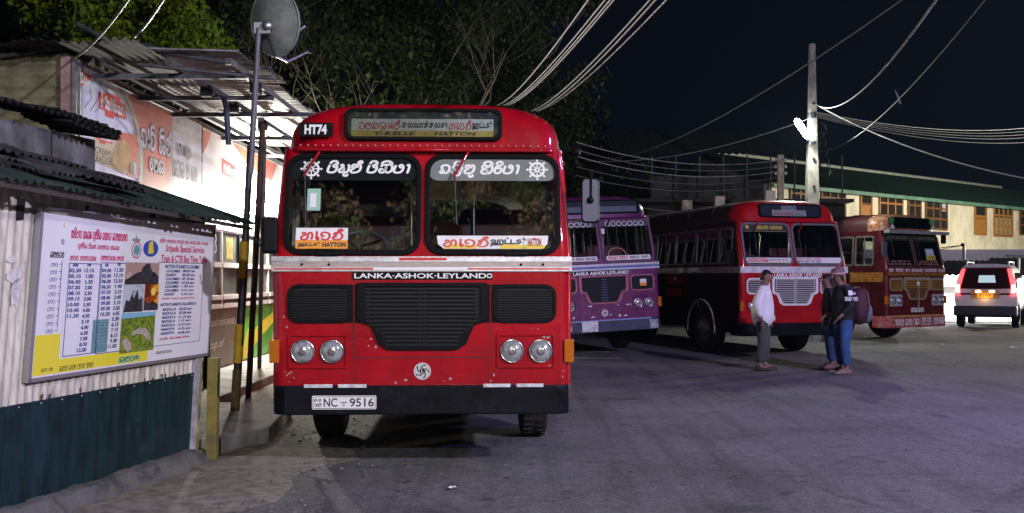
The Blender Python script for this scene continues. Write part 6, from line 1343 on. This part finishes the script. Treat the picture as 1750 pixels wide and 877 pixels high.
for i in range(420):
    y = rnd.uniform(5.5, 14); x = rnd.uniform(-3.4, -1.3) if i % 3 else rnd.uniform(-2.6, -1.2) + .1 * (9 - y); r_ = rnd.uniform(.006, .02)
    q.lathe([(0, .7 * r_), (r_ * .7, .5 * r_), (r_, 0)], st, Matrix.Translation((x, y, .012)) @ Matrix.Scale(rnd.uniform(.6, 1.4), 4, (1, 0, 0)), 6)
tag(q.build('pebbles'), kind='stuff')
def litter(px_, py_, s, label, m=paper):
    d = FP * EYE / (py_ - HY); c = P(px_, py_, d); r_ = random.Random(px_); q = MB(); rows = []
    for i in range(5): rows.append([(s * (i / 4 - .5) * r_.uniform(.8, 1.1), s * .8 * (j / 3 - .5), .006 + s * .35 * r_.random()) for j in range(4)])
    q.grid(rows, m, None, False); o = q.build('litter'); o.location = (c.x, c.y, .004); o.rotation_euler = (0, 0, r_.uniform(0, 3)); tag(o, label, 'litter'); return o
litter(773, 838, .075, 'crumpled white paper scrap on the asphalt in front of the red bus'); litter(1610, 590, .09, 'small pale scrap on the asphalt near the decorated bus'); litter(1731, 596, .14, 'white scrap on the asphalt below the pale car'); litter(443, 677, .1, 'pale scrap lying on the soil below the thin posts'); litter(1478, 576, .08, 'tiny scrap on the asphalt between the red and decorated buses')
# worn road marking beside the violet lit bus
q = MB(); wm = mat('road_paint', (.42, .41, .40), .8, var=.5, scale=8)
q.box(.75, 2.1, 22.2, 22.32, .004, .006, wm); q.box(.7, 2.2, 20.5, 20.6, .004, .006, wm); tag(q.build('road_marking'), kind='structure')

# grit and dry leaves over the asphalt
q = MB(); dl = mat('dry_leaf', (.12, .075, .03), .85, var=.5)
for i in range(900):
    y = 4.6 + 14 * rnd.random() ** 1.6; x = rnd.uniform(-.45, .6) * y; r_ = rnd.uniform(.003, .009)
    q.lathe([(0, .8 * r_), (r_ * .8, .5 * r_), (r_, 0)], st, Matrix.Translation((x, y, .001)) @ Matrix.Scale(rnd.uniform(.6, 1.6), 4, (1, 0, 0)), 5)
tag(q.build('grit'), kind='stuff')
q = MB()
for i in range(70):
    y = 5 + 15 * rnd.random(); x = rnd.uniform(-.4, .55) * y; a_ = rnd.uniform(0, 6); s_ = rnd.uniform(.015, .04); M_ = Matrix.Translation((x, y, .006)) @ Matrix.Rotation(a_, 4, 'Z')
    q.add([M_ @ Vector(p_) for p_ in ((-s_, 0, 0), (0, s_ * .4, .012), (s_, 0, .004), (0, -s_ * .4, .008))], [(0, 1, 2, 3)], dl)
tag(q.build('leaf_litter'), kind='stuff')
# what stands behind the photographer and mirrors in the screens
bb = empty('rear_building', (0, -15.2, 0), 'tall weathered building across the road behind the photographer', 'building'); q = MB()
bt = mat('rear_wall', (.34, .24, .15), .9, var=.5, scale=.8, detail=10, dirt=((.10, .07, .05), 1.2, .5, .8)); q.box(-9, 14, -.3, .3, 0, 14.5, bt); q.build('wall', bb)
for i in range(5):
    for j in range(3):
        q = MB(); x = -7 + i * 4.2; z = 3.4 + j * 3.8; q.box(x, x + 1.6, .3, .36, z, z + 1.7, mat('rear_window', (.02, .02, .022), .2)); q.box(x - .1, x + 1.7, .3, .42, z - .12, z, bt); q.build('window', bb)
leafD = [mat('leaf_%s' % n, c, .6, spec=.12) for n, c in (('roadside', (.10, .10, .04)), ('roadside_brown', (.14, .10, .05)), ('roadside_green', (.07, .10, .03)))]
tree((6.2, -12.5, 0), 'leafy tree across the road behind the photographer, nearest the added lamp', 17, 51, leafD, 110, .9, .2, depth=3, split=3, r0=.3, barkm=bark2, extra=ell(0, 0, 12, 2.6, 1.6, 5, 90), first=.4)
tree((.8, -13.4, 0), 'tallest tree across the road behind the photographer', 20, 52, leafD, 110, .9, .2, depth=3, split=3, r0=.3, barkm=bark2, extra=ell(0, 0, 14, 3.0, 1.4, 5.5, 90), first=.4)
tree((-5.2, -12.8, 0), 'bushy tree across the road behind the photographer, before the blank wall', 16, 53, leafD, 110, .9, .2, depth=3, split=3, r0=.3, barkm=bark2, extra=ell(0, 0, 11, 2.6, 1.4, 5, 90), first=.4)
light('added_rear_lamp', 'SPOT', (1.6, -6.6, 9.5), 7000, (1.0, .93, .84), .2, target=(.8, -14, 12), angle=150, blend=.4)  # added lamp without a known source, brightens what the screens reflect

# thin volume added to imitate lens bloom round the lamps
q = MB(); q.box(-60, 70, -19, 84, -1, 34, dark); ho = q.build('bloom_haze'); tag(ho, kind='stuff'); hm_ = bpy.data.materials.new('bloom_mist'); hm_.use_nodes = True; n_ = hm_.node_tree; n_.nodes.clear()
o_ = n_.nodes.new('ShaderNodeOutputMaterial'); pv_ = n_.nodes.new('ShaderNodeVolumePrincipled'); pv_.inputs['Color'].default_value = (.6, .85, 1, 1); pv_.inputs['Density'].default_value = .0002; pv_.inputs['Anisotropy'].default_value = .4
n_.links.new(pv_.outputs[0], o_.inputs['Volume']); ho.data.materials.clear(); ho.data.materials.append(hm_)
